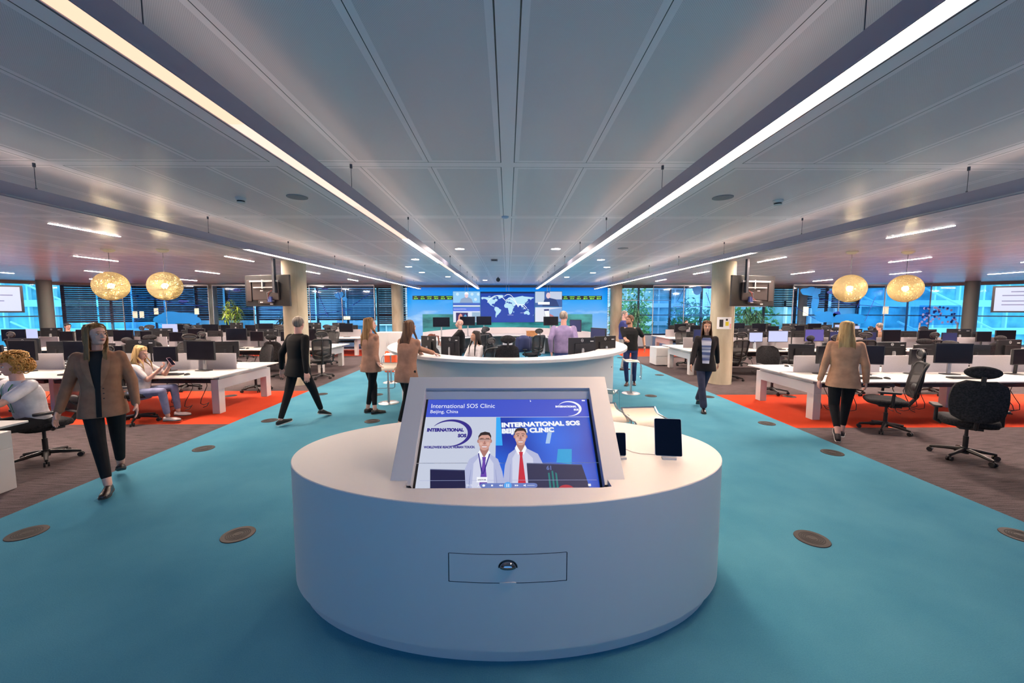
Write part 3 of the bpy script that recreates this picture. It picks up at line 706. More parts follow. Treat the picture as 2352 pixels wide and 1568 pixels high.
# ================================================================== FLOOR VENTS
vm = mat('vent_metal', (.022, .015, .015), .55, .1, spec=.3); vs = mat('vent_slot', (.006, .005, .005), .8)
for i, (x, y, lb) in enumerate([(-4.0, 3.18, 'in the near left corner of the teal carpet'), (-2.23, 3.14, 'left of the near oval kiosk'), (-4.06, 5.17, 'on the left carpet edge, second from the viewer'),
        (-4.07, 8.54, 'left carpet edge beside the concrete column'), (-3.98, 6.5, 'by the feet of the man in black'), (-2.25, 6.44, 'below the standing woman in the brown blazer'),
        (-2.84, 8.48, 'behind the standing woman, near the left stools'), (2.47, 3.03, 'right of the near oval kiosk'), (4.22, 3.05, 'at the near right corner of the teal carpet'),
        (4.21, 4.93, 'right carpet edge, below the woman seen from behind'), (4.22, 6.24, 'right carpet edge where the red begins'), (4.25, 8.19, 'behind the shoe of the woman in black'),
        (3.07, 8.29, 'right of the bar stool'), (4.28, 10.95, 'on the right carpet edge by the middle desks'), (4.3, 14.9, 'far right carpet edge'),
        (-5.95, 8.4, 'on the red carpet under the left desk'), (6.0, 8.2, 'on the red carpet under the right desk'), (7.1, 8.3, 'on the red carpet behind the right desk')]):
    t_ = thing('floor_vent', 'round dark floor grille ' + lb, 'floor vent', (x, y, 0), 0, 'round floor vents')
    m = MB(); m.lathe([(.125, .0005), (.122, .005), (.098, .006)], 36); obj('rim', m, vm, t_)
    m = MB()
    for r_ in (.09, .076, .062, .048): m.lathe([(r_, .0062), (r_, .0068), (r_-.007, .0068), (r_-.007, .0062)], 36, cap=False)
    obj('slot_ring', m, vs, t_)
    m = MB(); m.lathe([(.03, .006), (.028, .008)], 20); obj('hub', m, vm, t_)

# ================================================================== KIOSK
def ellipse(a, b_, n=96, cx=0, cy_=0, a0=0, a1=2*PI, close=True):
    k = n if close else n+1
    return [(cx+a*math.cos(a0+(a1-a0)*i/n), cy_+b_*math.sin(a0+(a1-a0)*i/n)) for i in range(k)]
KZ, KY, KA, KB = .88, 2.72, 1.46, .83
kt = thing('display_kiosk', 'large white oval kiosk with a tilted screen in the foreground', 'kiosk', (0, KY, 0))
m = MB()
E1 = ellipse(KA, KB, 128)
# body side as bands with the drawer opening left for a recessed front
def side_ring(z, k=0): return [(x*(1-k/KA), y*(1-k/KB), z) for x, y in E1]
m.loft([side_ring(.10, .03), side_ring(.10), side_ring(KZ-.004), side_ring(KZ, .004)], cap=False)
HX, HY0, HY1 = .575, 2.09-KY, 2.30-KY
# top with rectangular hole: fan from ellipse to hole rectangle
hole = [(HX, HY0), (HX, HY1), (-HX, HY1), (-HX, HY0)]
hp = []
for (x, y) in E1:
    # project each ellipse point towards hole centre on the rectangle
    cx, cy0 = 0, (HY0+HY1)/2; dx_, dy_ = x-cx, y-cy0
    k = min(HX/abs(dx_) if dx_ else 9e9, (HY1-HY0)/2/abs(dy_) if dy_ else 9e9); hp.append((cx+dx_*k, cy0+dy_*k))
m.loft([side_ring(KZ, .004), [(x, y, KZ) for x, y in hp]], cap=False)
m.add([(x, y, .45) for x, y in hole], [(0, 1, 2, 3)])
m.loft([[(x, y, KZ) for x, y in hole], [(x, y, .45) for x, y in hole]], cap=False)
m.poly([(x, y, .10) for x, y in E1[::-1]])
# corner slivers of the hole
o = obj('body', m, corian, kt, smooth=40)
m = MB(); m.prism(ellipse(KA-.05, KB-.05, 96), 0, .10); obj('plinth', m, corian, kt, smooth=40)
# drawer panel: curved front piece standing in a dark gap
def kpatch(x0, x1, z0, z1, off, th, n=24):
    P = []
    for i in range(n+1):
        x = x0+(x1-x0)*i/n; y = -KB*math.sqrt(1-(x/KA)**2); P.append((x, y))
    mm = MB()
    mm.loft([[(x, y-off, z0) for x, y in P]+[(x, y-off+th, z0) for x, y in P[::-1]], [(x, y-off, z1) for x, y in P]+[(x, y-off+th, z1) for x, y in P[::-1]]])
    return mm
z0d, z1d = .478, .626
gap = kpatch(-.300, .300, z0d-.004, z0d, .0015, .003)
for a, b_, c_, d_ in ((-.303, -.299, z0d-.004, z1d), (.299, .303, z0d-.004, z1d)):
    g2 = kpatch(a, b_, c_, d_, .0015, .003, 2); gap.add(g2.v, g2.f)
g2 = kpatch(-.300, .300, z1d, z1d+.002, .0015, .003); gap.add(g2.v, g2.f)
obj('drawer_gap', gap, mat('shadow_gap', (.01, .01, .012), .9), kt, smooth=0)
dr = obj('drawer', kpatch(-.298, .298, z0d, z1d, .002, .003), corian, kt, smooth=30)
m = MB(); m.prism(rect_round(.085, .006, .002), 0, .012, Matrix.Translation((0, -KB-.006, z0d-.007))); obj('drawer_stop', m, corian, kt)
# chrome cup handle (quarter dome)
m = MB(); rings = []
for j in range(9):
    th = PI/2*j/8; rings.append([(.043*math.cos(a), -KB-.001-.030*math.sin(th)*math.sin(max(a, 0))**.8, .562+.034*math.sin(a)*math.cos(th*.96)) for a in [PI*i/20 for i in range(21)]])
m.loft(rings, cap=False, closed=False); m.tube([(.045*math.cos(PI*i/20), -KB-.002, .562+.036*math.sin(PI*i/20)) for i in range(21)], .003, 6)
m.tube([(-.043, -KB-.002, .562), (0, -KB-.012, .562), (.043, -KB-.002, .562)], .003, 6)
h = obj('handle', m, mat('dark_chrome', (.30, .30, .32), .10, 1.0), dr, smooth=60, label='chrome cup handle')
m = MB(); m.tube([(.0475*math.cos(PI*i/20), -KB-.0035, .560+.039*math.sin(PI*i/20)) for i in range(21)]+[(.0475, -KB-.0035, .560)], .0022, 6); obj('handle_rim', m, black, h)
# tilted white frame
S2 = math.sqrt(.5)
FT = Matrix.Translation((0, 2.19-KY, KZ)) @ Matrix.Rotation(R(45), 4, 'X')   # local x right, y up the slope, z towards viewer
m = MB(); W, HH = .675, .722
outer = [(-W, -.03), (W, -.03), (W, HH), (-W, HH)]
iw = .553; inner = [(-iw, -.03), (iw, -.03), (iw, .628), (-iw, .628)]
def P3(p, z): return (p[0], p[1], z)
vs_ = [P3(p, 0) for p in outer]+[P3(p, 0) for p in inner]+[P3(p, -.09) for p in outer]+[P3(p, -.09) for p in inner]
fs_ = [(1, 2, 6, 5), (2, 3, 7, 6), (3, 0, 4, 7), (1, 9, 10, 2), (2, 10, 11, 3), (3, 11, 8, 0), (5, 6, 14, 13), (6, 7, 15, 14), (7, 4, 12, 15), (9, 13, 14, 10), (10, 14, 15, 11), (11, 15, 12, 8)]
m.add(vs_, fs_, FT)
obj('screen_frame', m, corian, kt, smooth=0, bevel=.003)
m = MB(); m.box((0, .30, -.10), (1.33, .80, .03), FT); m.prism([(-.66, HY1+.02), (.66, HY1+.02), (.66, .18), (-.66, .18)], KZ+.0, KZ+.05)
for sx_ in (-1, 1):
    m.add([(sx_*.66, 2.25-KY, KZ), (sx_*.66, 2.68-KY, KZ), (sx_*.66, 2.72-KY, 1.37), (sx_*.62, 2.25-KY, KZ), (sx_*.62, 2.68-KY, KZ), (sx_*.62, 2.72-KY, 1.37)], [(0, 1, 2), (3, 4, 5), (0, 1, 4, 3), (1, 2, 5, 4), (2, 0, 3, 5)])
m.b2(-.66, .66, 2.64-KY, 2.72-KY, KZ, 1.30)
obj('frame_back', m, corian, kt, smooth=0)
# the screen
ST = FT @ Matrix.Translation((0, 0, -.058))
m = MB(); m.box((0, .28, -.012), (1.13, .74, .022), ST); obj('screen_bezel', m, black, kt, smooth=0)
SX0, SX1, SY0, SY1 = -.538, .538, -.045, .575      # visible picture
SW, SH = SX1-SX0, SY1-SY0
def U(u, v): return (SX0+u*SW, SY0+v*SH)           # picture units, v up
lay = [0]
def pic(name, polys, m_, parent=None, dz=None):
    lay[0] += 1; mm = MB()
    for P in polys: mm.poly([(*U(*p), .0002*lay[0]) for p in P], ST)
    return obj(name, mm, m_, parent or scr, smooth=0)
def arc(cx, cy0, rx, ry, a0, a1, w0, w1, n=40, rot=0):
    """crescent band with changing width"""
    A = []; B = []
    for i in range(n+1):
        t_ = i/n; a = R(a0+(a1-a0)*t_); w_ = w0 + (w1-w0)*math.sin(PI*t_)
        x, y = rx*math.cos(a), ry*math.sin(a); ir = 1-w_
        for Q_, k in ((A, 1), (B, ir)):
            X_, Y_ = x*k, y*k; Q_.append((cx+X_*math.cos(rot)-Y_*math.sin(rot), cy0+X_*math.sin(rot)+Y_*math.cos(rot)))
    return A, B
scr = obj('display', MB().poly([(*U(*p), 0) for p in ((0, 0), (1, 0), (1, 1), (0, 1))], ST), emi('pic_wall_white', (.72, .78, .95), .75), kt, smooth=0)
# graded photograph background: left white wall, right blue wall
gm = mat('pic_blue_wall', (0, 0, 0), .5); N, L, b = nodes(gm)
t = N.new('ShaderNodeTexCoord'); n1 = N.new('ShaderNodeTexNoise'); n1.inputs['Scale'].default_value = 2.4; n1.inputs['Detail'].default_value = 1; L.new(t.outputs['Object'], n1.inputs['Vector'])
r = N.new('ShaderNodeValToRGB'); r.color_ramp.elements[0].color = (.005, .03, .42, 1); r.color_ramp.elements[1].color = (.02, .18, .95, 1); r.color_ramp.elements[0].position = .35; r.color_ramp.elements[1].position = .65
L.new(n1.outputs[0], r.inputs[0]); L.new(r.outputs[0], b.inputs['Emission Color']); b.inputs['Emission Strength'].default_value = .85*SCRN
pic('picture_blue_wall', [[(.43, .0), (1, .0), (1, .78), (.43, .78)]], gm)
pic('picture_window', [[(.72, .48), (.745, .48), (.765, .62), (.745, .66)]], emi('pic_pale', (.45, .68, 1), .8))
pic('picture_wall_glow', [[(.775, .28), (.86, .26), (.87, .42), (.79, .42)]], emi('pic_cyan', (.02, .42, .85), .8))
pic('picture_wall_glow', [[(.43, .46), (.47, .46), (.455, .78), (.43, .78)]], emi('pic_azure', (.03, .42, .98), .9))
pic('header', [[(0, .785), (1, .785), (1, 1), (0, 1)]], emi('pic_header', (.055, .10, .68), .85))
whiteP = emi('pic_white', (.93, .95, 1), .95); navyP = emi('pic_navy', (.035, .022, .28), .85)
def ptxt(name, s, size, u, v, m_, bold=0, shear=0, rot=0, align='LEFT', width=1):
    lay[0] += 1; x, y = U(u, v)
    return text(name, s, size, ST @ Matrix.Translation((x, y, .0002*lay[0])) @ Matrix.Rotation(rot, 4, 'Z'), m_, scr, bold*size, align, shear, width)
ptxt('title_text', 'International SOS Clinic', .0455, .022, .895, whiteP, width=.97)
ptxt('title_text', 'Beijing, China', .034, .022, .832, whiteP)
def logo(u, v, s, m_, squash=1.0):
    A, B = arc(u, v-.01, .095*s, .118*s, 150, -100, .02, .22, rot=0)
    pic('logo_swoosh', [[A[i], A[i+1], B[i+1], B[i]] for i in range(len(A)-1)], m_)
    ptxt('logo_text', 'INTERNATIONAL', .0205*s*1.15, u-.112*s, v+.004*s, m_, .07, width=.98)
    ptxt('logo_text', 'SOS', .0205*s*1.15, u+.032*s, v-.046*s, m_, .07, width=.98)
logo(.885, .895, .78, whiteP)
logo(.165, .612, 1.30, navyP)
ptxt('slogan_text', 'WORLDWIDE REACH. HUMAN TOUCH.', .0205, .016, .432, navyP, .06, width=.86)
side_ = emi('pic_sign_side', (.30, .40, .72), .8)
for txt, u_, v_, wd_ in (('INTERNATIONAL SOS', .462, .664, 1.22), ('BEIJING CLINIC', .464, .594, 1.16)):
    ptxt('sign_text', txt, .0425, u_+.003, v_-.006, side_, .055, rot=R(1.6), width=wd_)
    ptxt('sign_text', txt, .0425, u_, v_, whiteP, .05, rot=R(1.6), width=wd_)
shirt = emi('pic_shirt', (.50, .54, .80), .85); shirt2 = emi('pic_shirt_light', (.70, .73, .92), .85); skinP = emi('pic_skin', (.74, .40, .33), .8); skinD = emi('pic_skin_dark', (.48, .22, .19), .8); hairP = emi('pic_hair', (.025, .015, .018), .8)
def el(u, v, ru, rv, n=24, a0=0, a1=360): return [(u+ru*math.cos(R(a0+(a1-a0)*i/n)), v+rv*math.sin(R(a0+(a1-a0)*i/n))) for i in range(n if a1-a0 == 360 else n+1)]
def man(u, chin, s, wl, wr, tie):
    sh_ = chin-.035
    pic('picture_man_shirt', [[(u-wl, 0), (u-wl*1.02, .10), (u-wl*.93, sh_-.17), (u-wl*.72, sh_-.055), (u-wl*.30, sh_), (u+wr*.28, sh_), (u+wr*.72, sh_-.055), (u+wr*.95, sh_-.18), (u+wr*1.03, .10), (u+wr, 0)]], shirt)
    pic('picture_man_shirt', [[(u-wl*.52, .0), (u-wl*.50, sh_-.10), (u-.02, sh_-.01), (u+.02, sh_-.01), (u+wr*.50, sh_-.10), (u+wr*.55, 0)]], shirt2)
    pic('picture_sleeve_fold', [[(u-wl*.70, .0), (u-wl*.62, sh_-.16), (u-wl*.60, sh_-.16), (u-wl*.64, .0)], [(u+wr*.70, .0), (u+wr*.60, sh_-.16), (u+wr*.62, sh_-.16), (u+wr*.76, .0)]], emi('pic_shirt_fold', (.34, .38, .66), .85))
    pic('picture_man_neck', [[(u-.024*s, chin-.05), (u-.026*s, chin+.04), (u+.026*s, chin+.04), (u+.024*s, chin-.05), (u, chin-.085)]], skinD)
    pic('picture_man_collar', [[(u-.036*s, chin-.03), (u-.026*s, chin+.005), (u-.001, chin-.075), (u-.016*s, chin-.10)], [(u+.036*s, chin-.03), (u+.026*s, chin+.005), (u+.001, chin-.075), (u+.016*s, chin-.10)]], whiteP)
    c0 = chin+.10*s
    pic('picture_man_hair', [[(u-.036*s, c0+.01), (u-.038*s, c0+.055*s), (u-.026*s, c0+.092*s), (u, c0+.106*s), (u+.028*s, c0+.094*s), (u+.038*s, c0+.055*s), (u+.036*s, c0+.01)]], hairP)
    pic('picture_man_ear', [el(u-.037*s, c0, .006, .020, 12), el(u+.037*s, c0, .006, .020, 12)], skinD)
    pic('picture_man_face', [[(u-.033*s, c0+.045*s), (u-.036*s, c0+.0), (u-.032*s, c0-.045*s), (u-.020*s, c0-.085*s), (u-.008*s, c0-.10*s), (u+.008*s, c0-.10*s), (u+.020*s, c0-.085*s), (u+.032*s, c0-.045*s), (u+.036*s, c0), (u+.033*s, c0+.045*s), (u+.020*s, c0+.068*s), (u-.018*s, c0+.066*s)]], skinP)
    pic('picture_man_cheek', [el(u-.020*s, c0-.03*s, .009, .018, 12), el(u+.020*s, c0-.03*s, .009, .018, 12)], emi('pic_skin_light', (.86, .52, .44), .8))
    pic('picture_man_eye', [el(u-.015*s, c0+.008, .0055, .005, 8), el(u+.015*s, c0+.008, .0055, .005, 8), [(u-.026*s, c0+.024), (u-.006*s, c0+.028), (u-.006*s, c0+.033), (u-.026*s, c0+.031)], [(u+.026*s, c0+.024), (u+.006*s, c0+.028), (u+.006*s, c0+.033), (u+.026*s, c0+.031)]], hairP)
    pic('picture_man_nose', [[(u+.001, c0+.01), (u-.008*s, c0-.030*s), (u, c0-.038*s), (u+.008*s, c0-.030*s)]], skinD)
    pic('picture_man_mouth', [el(u, c0-.058*s, .015*s, .011*s, 12, 180, 360)], whiteP); pic('picture_man_lip', [el(u, c0-.055*s, .016*s, .003, 10), el(u, c0-.071*s, .010*s, .003, 10)], emi('pic_lip', (.55, .16, .18), .8))
    pic('picture_man_tie', [[(u-.011, chin-.070), (u+.012, chin-.070), (u+.008, chin-.115), (u+.024, .06), (u+.004, .01), (u-.020, .06), (u-.006, chin-.115)]], tie)
man(.365, .405, 1.0, .115, .110, emi('pic_tie_purple', (.16, .06, .48), .8))
pic('picture_lanyard', [[(.330, .375), (.336, .375), (.362, .165), (.354, .165)], [(.401, .37), (.394, .37), (.362, .165), (.368, .165)]], navyP)
pic('picture_badge', [[(.330, .085), (.388, .085), (.388, .135), (.330, .135)]], whiteP)
ptxt('badge_text', 'VISITOR', .0135, .336, .100, hairP, .02)
pic('picture_glasses', [[(.335, .525), (.363, .525), (.361, .500), (.339, .500)], [(.395, .525), (.367, .525), (.369, .500), (.391, .500)]], emi('pic_lens', (.62, .38, .34), .8))
pic('picture_glasses_rim', [[(.333, .527), (.397, .527), (.397, .522), (.333, .522)]], hairP)
man(.575, .455, .96, .098, .135, emi('pic_tie_red', (.62, .02, .05), .85))
pic('picture_monitor', [[(.612, 0), (.606, .262), (.915, .245), (.945, 0)]], emi('pic_mon', (.025, .03, .10), .8))
pic('picture_monitor', [[(.085, 0), (.070, .205), (.262, .195), (.275, 0)]], emi('pic_mon2', (.012, .012, .07), .8))
pic('picture_monitor_edge', [[(.606, .262), (.606, .27), (.915, .253), (.915, .245)], [(.070, .205), (.070, .213), (.262, .203), (.262, .195)]], emi('pic_edge', (.10, .12, .26), .8))
ptxt('picture_label', '61', .035, .715, .20, emi('pic_label', (.15, .22, .55), .8), .03)
pic('picture_pen_holder', [[(.725, 0), (.722, .17), (.731, .17), (.735, 0)], [(.745, 0), (.742, .19), (.751, .19), (.755, 0)], [(.765, 0), (.762, .175), (.771, .165), (.775, 0)]], emi('pic_green', (.01, .24, .24), .8))
pic('picture_bowl', [el(.815, .0, .045, .055, 16, 0, 180)], emi('pic_redbowl', (.55, .03, .06), .8))
pic('progress_bar', [[(.02, .098), (.985, .098), (.985, .101), (.02, .101)]], emi('pic_bar', (.45, .50, .80), .8))
bar = rect_round(.31, .045, .02, 5, .505, .05)
pic('media_bar', [bar], emi('pic_media', (.16, .24, .62), .8))
pic('media_button', [el(.500, .05, .021, .034)], emi('pic_button', (.10, .42, .95), .9))
pic('media_icon', [[(.493, .035), (.497, .035), (.497, .065), (.493, .065)], [(.503, .035), (.507, .035), (.507, .065), (.503, .065)], [(.452, .05), (.462, .06), (.462, .04)], [(.462, .05), (.472, .06), (.472, .04)], [(.548, .05), (.538, .06), (.538, .04)], [(.558, .05), (.548, .06), (.548, .04)], [(.585, .045), (.585, .055), (.592, .055), (.597, .062), (.597, .038), (.592, .045)], [(.605, .0485), (.645, .0485), (.645, .0515), (.605, .0515)], [(.41, .043), (.42, .043), (.42, .058), (.41, .058)], el(.37, .05, .008, .011, 10), [(.335, .043), (.345, .06), (.348, .058), (.338, .041)], [(.935, .04), (.95, .04), (.95, .062), (.935, .062)], [(.965, .965), (.985, .965), (.985, .98), (.965, .98)], [(.640, .955), (.640, .985), (.647, .963)]], whiteP)
ptxt('time_text', '20:15', .016, .275, .045, whiteP)

# tablet and phone on the kiosk
def gadget(name, label, cat, x, y, wd_, hg, rz, tilt, base_w):
    t_ = thing(name, label, cat, (x, y, KZ), rz)
    Tm = Matrix.Translation((0, 0, .018)) @ Matrix.Rotation(R(90-tilt), 4, 'X')
    m = MB(); m.prism(rect_round(wd_, hg, .010, 4, 0, hg/2), -.008, 0, Tm); obj('casing', m, silver, t_)
    m = MB(); m.prism(rect_round(wd_-.004, hg-.004, .009, 4, 0, hg/2), 0, .001, Tm); obj('display', m, mat('glass_black', (.001, .001, .008), .2, spec=.06), t_)
    m = MB(); m.box((0, -.006, .008), (base_w, .03, .016)); m.box((0, .03, .004), (base_w*.8, .08, .008)); m.tube([(0, .05, .006), (0, .035, hg*.45)], .010, 8); obj('stand', m, white, t_, bevel=.002)
    return t_
gadget('tablet', 'black tablet standing in a white stand on the oval kiosk', 'tablet', 1.055, 2.50, .172, .242, R(-8), 14, .09)
gadget('smartphone', 'black smartphone on a small white stand beside the tilted screen', 'phone', .742, 2.51, .072, .15, R(-3), 12, .07)
m = MB(); m.tube([(.80, 2.60, KZ+.03), (.85, 2.62, KZ+.004), (.90, 2.585, KZ+.004), (.95, 2.575, KZ+.004), (1.02, 2.535, KZ+.012)], .0025, 6); o = obj('charging_cable', m, mat('cable_white', (.55, .5, .48), .5)); tag(o, 'thin white cable between the phone and the tablet', 'cable')

# ================================================================== RECEPTION DESK
RY, OA, OB = 8.9, 2.55, 3.14
rt = thing('reception_desk', 'curved white reception counter around the control area', 'reception desk', (0, RY, 0))
def crescent(ao, bo, ai, bi, a0, a1, cyi=0, n=80, tip=True):
    O = [(ao*math.cos(R(a0+(a1-a0)*i/n)), bo*math.sin(R(a0+(a1-a0)*i/n))) for i in range(n+1)]
    I = [(ai*math.cos(R(a0+(a1-a0)*i/n)), cyi+bi*math.sin(R(a0+(a1-a0)*i/n))) for i in range(n+1)]
    return O, I
def slab(mb, O, I, z0, z1):
    n = len(O); mb.loft([[(x, y, z0) for x, y in O], [(x, y, z1) for x, y in O], [(x, y, z1) for x, y in I], [(x, y, z0) for x, y in I], [(x, y, z0) for x, y in O]], cap=False, closed=False)
    for k in (0, -1): mb.poly([(O[k][0], O[k][1], z0), (O[k][0], O[k][1], z1), (I[k][0], I[k][1], z1), (I[k][0], I[k][1], z0)])
m = MB(); O, I = crescent(OA, OB, 2.02, 2.78, 168, 372, 0)
# rounded tips
def tipped(O, I, n=8):
    out_o, out_i = list(O), list(I)
    for k, sgn in ((0, -1), (-1, 1)):
        o_, i_ = Vector(O[k]), Vector(I[k]); c_ = (o_+i_)/2; nx = 1 if k == 0 else -2
        tang = (Vector(O[k])-Vector(O[nx])).normalized(); h_ = (o_-i_)/2
        po = []; pi = []
        for j in range(1, n+1):
            a = PI/2*j/n; ext = tang*math.sin(a)*h_.length*1.1
            po.append(tuple(c_+h_*math.cos(a)+ext)); pi.append(tuple(c_-h_*math.cos(a)+ext))
        if k == 0: out_o = po[::-1]+out_o; out_i = pi[::-1]+out_i
        else: out_o = out_o+po; out_i = out_i+pi
    return out_o, out_i
O, I = tipped(O, I)
slab(m, O, I, 1.055, 1.10)
obj('countertop', m, corian, rt, smooth=40)
m = MB(); O, I = crescent(2.28, 2.92, 2.20, 2.84, 172, 368, 0); slab(m, O, I, 0, 1.055); obj('front_panel', m, corian, rt, smooth=40)
m = MB(); O, I = crescent(2.18, 2.82, 1.50, 2.05, 176, 364, 0); slab(m, O, I, .71, .74); obj('worktop', m, white, rt, smooth=40)
m = MB()
for a in (185, 215, 245, 295, 325, 355):
    m.box((1.9*math.cos(R(a)), 2.35*math.sin(R(a)), .355), (.5, .03, .71), rz=math.atan2(2.35*math.sin(R(a)), 1.9*math.cos(R(a))))
obj('panel', m, white, rt, smooth=0)
# back desk along the mural
t_ = thing('control_desk', 'long curved white desk below the wall screens', 'desk', (0, 11.5, 0))
m = MB(); O, I = crescent(3.28, 6.49, 2.45, 5.2, 26, 154, 0); slab(m, O, I, .71, .75); obj('worktop', m, white, t_, smooth=40)
m = MB(); O, I = crescent(3.34, 6.56, 3.29, 6.5, 24, 156, 0); slab(m, O, I, 0, 1.02); obj('back_panel', m, mat('panel_cream', (.62, .58, .56), .5), t_, smooth=40)
for a in (32, 62, 90, 118, 148):
    m = MB(); px, py = 2.85*math.cos(R(a)), 5.75*math.sin(R(a)); m.box((px, py, .355), (.42, .55, .70)); o = obj('drawer_unit', m, white, t_, smooth=0)
    m = MB()
    for z in (.24, .47): m.box((px, py-.277, z), (.40, .004, .006))
    obj('drawer_line', m, darkm, o, smooth=0)

# ================================================================== FURNITURE PROTOTYPES
fabric = noisy('chair_fabric', (.010, .010, .012), (.028, .028, .032), 60, rough=.9)
meshm = mat('chair_mesh', (.03, .03, .033), .8, alpha=.72)
def star_base(t_, m_, wheel=black, r_=.30):
    m = MB()
    for k in range(5):
        a = 2*PI*k/5+.3; m.tube([(0, 0, .11), (r_*.5*math.cos(a), r_*.5*math.sin(a), .095), (r_*math.cos(a), r_*math.sin(a), .07)], [.028, .022, .015], 6)
    m.tube([(0, 0, .06), (0, 0, .14)], .04, 12)
    obj('star_base', m, m_, t_)
    for k in range(5):
        a = 2*PI*k/5+.3; m = MB(); cx, cy0 = r_*math.cos(a), r_*math.sin(a)
        for s in (-1, 1): m.tube([(cx-.018*s*math.sin(a)-.008*s*math.sin(a), cy0+.026*s*math.cos(a), .029), (cx-.008*s*math.sin(a), cy0+.008*s*math.cos(a), .029)], .029, 12)
        m.tube([(cx, cy0, .03), (cx, cy0, .075)], .007, 6)
        obj('caster', m, wheel, t_)
    m = MB(); m.tube([(0, 0, .13), (0, 0, .28)], .026, 12); m.tube([(0, 0, .28), (0, 0, .42)], .017, 12); obj('gas_lift', m, black, t_)
def cushion(w_, d_, h_, c, bulge=.02, n=4):
    m = MB(); rings = []
    for z, k in ((-h_/2, .86), (-h_/2+.008, .95), (0, 1), (h_/2-.012, .97), (h_/2, .86)):
        rings.append([(c[0]+x*k, c[1]+y*k, c[2]+z+(.01 if z > 0 else 0)*(abs(x)/w_*2)**2) for x, y in rect_round(w_, d_, min(w_, d_)*.28, 5)])
    m.loft(rings); return m
def armrest(t_, x, low=.42, z=.64, m_=None):
    m = MB(); m.tube([(x*.8, .0, low), (x, .0, low+.03), (x, -.01, z-.02)], [.022, .022, .018], 8); obj('armrest_post', m, black, t_)
    m = MB(); m.prism(rect_round(.085, .26, .035, 4, x, .04), z-.02, z+.008); obj('armrest', m, m_ or darkm, t_, bevel=.004)
def shell(w0, w1, h_, z0, y0, lean, curve, th, rnd=.06, n=10, mwide=None):
    """curved back panel: rows across x going up"""
    m = MB(); rows = []
    for j in range(n+1):
        v = j/n; ww = w0+(w1-w0)*v
        if mwide: ww += mwide*math.sin(PI*v)
        if v > 1-rnd/h_: e_ = (v-(1-rnd/h_))/(rnd/h_); ww -= 2*rnd*(1-math.sqrt(max(0, 1-e_*e_)))*.8
        if v < rnd/h_: e_ = 1-v/(rnd/h_); ww -= 2*rnd*(1-math.sqrt(max(0, 1-e_*e_)))*.8
        z = z0+h_*v; y = y0-lean*v+.03*math.sin(PI*v)
        rows.append([(ww/2*(k/6-1), y+curve*(1-(k/6-1)**2)*-1, z) for k in range(13)]+[(ww/2*(1-k/6), y+curve*(1-(1-k/6)**2)*-1-th, z) for k in range(13)])
    m.loft(rows); return m
def mesh_chair(label):
    t_ = thing('mesh_office_chair', label, 'office chair')
    star_base(t_, black)
    obj('seat', cushion(.50, .48, .07, (0, .02, .465)), fabric, t_, smooth=60)
    m = MB(); m.box((0, -.02, .41), (.22, .26, .05)); m.tube([(.1, .02, .41), (.24, .04, .40)], .008, 6); obj('tilt_mechanism', m, black, t_, bevel=.01)
    for x in (-.29, .29): armrest(t_, x)
    # backrest: ring frame with a mesh panel in it
    br = obj('backrest', shell(.40, .46, .50, .56, -.24, .10, .05, .006), meshm, t_, smooth=60)
    m = MB(); P = []
    for x, z in rect_round(.46, .52, .09, 6, 0, .81):
        v = (z-.55)/.52; P.append((x*(1-.10*(1-v)), -.245-.10*v+.03*math.sin(PI*min(max(v, 0), 1))-.05*(1-(x/.25)**2), z))
    m.tube(P+[P[0], P[1]], .018, 8, cap=False); obj('back_frame', m, black, br)
    m = MB(); m.tube([(0, -.08, .40), (0, -.24, .42), (0, -.33, .56), (0, -.37, .80), (0, -.385, 1.05)], [.03, .03, .022, .018, .015], 8)
    m.tube([(-.19, -.30, .66), (0, -.34, .60), (.19, -.30, .66)], .014, 6); obj('back_support', m, black, t_)
    m = MB(); m.ell((0, -.30, .70), (.15, .03, .06), 14, 8); obj('lumbar_pad', m, darkm, t_, smooth=180)
    m = MB(); m.tube([(0, -.385, 1.03), (0, -.37, 1.13), (0, -.35, 1.17)], .014, 6)
    ring = [(.135*math.cos(a), -.33-.02*math.cos(2*a)*0, 1.20+.062*math.sin(a)) for a in [2*PI*k/20 for k in range(22)]]; m.tube(ring, .020, 8, cap=False)
    hd = obj('headrest', m, black, t_); m = MB(); m.ell((0, -.33, 1.20), (.125, .012, .055), 16, 6); obj('headrest_panel', m, darkm, hd, smooth=180)
    return t_
def pad_chair(label, head=True):
    t_ = thing('padded_office_chair', label, 'office chair')
    star_base(t_, black)
    obj('seat', cushion(.50, .48, .09, (0, .02, .47)), fabric, t_, smooth=60)
    m = MB(); m.box((0, -.02, .41), (.20, .26, .04)); m.tube([(0, -.1, .41), (0, -.27, .43), (0, -.31, .60)], .022, 8); obj('tilt_mechanism', m, black, t_)
    for x in (-.28, .28): armrest(t_, x)
    obj('backrest', shell(.40, .40, .50, .52, -.23, .07, .05, .045, .10, mwide=.08), fabric, t_, smooth=60)
    if head:
        m = MB(); m.tube([(0, -.37, .98), (0, -.38, 1.08)], .022, 8); obj('headrest_post', m, black, t_)
        m = MB(); m.ell((0, -.33, 1.12), (.155, .055, .075), 18, 10); obj('headrest', m, fabric, t_, smooth=180)
    return t_
scrn_off = mat('monitor_glass_off', (.006, .006, .010), .22, spec=.3)
scrn_blue = mat('monitor_glass_bluish', (.02, .028, .10), .3, spec=.5)
label_w = mat('label_white', (.6, .6, .6), .6)
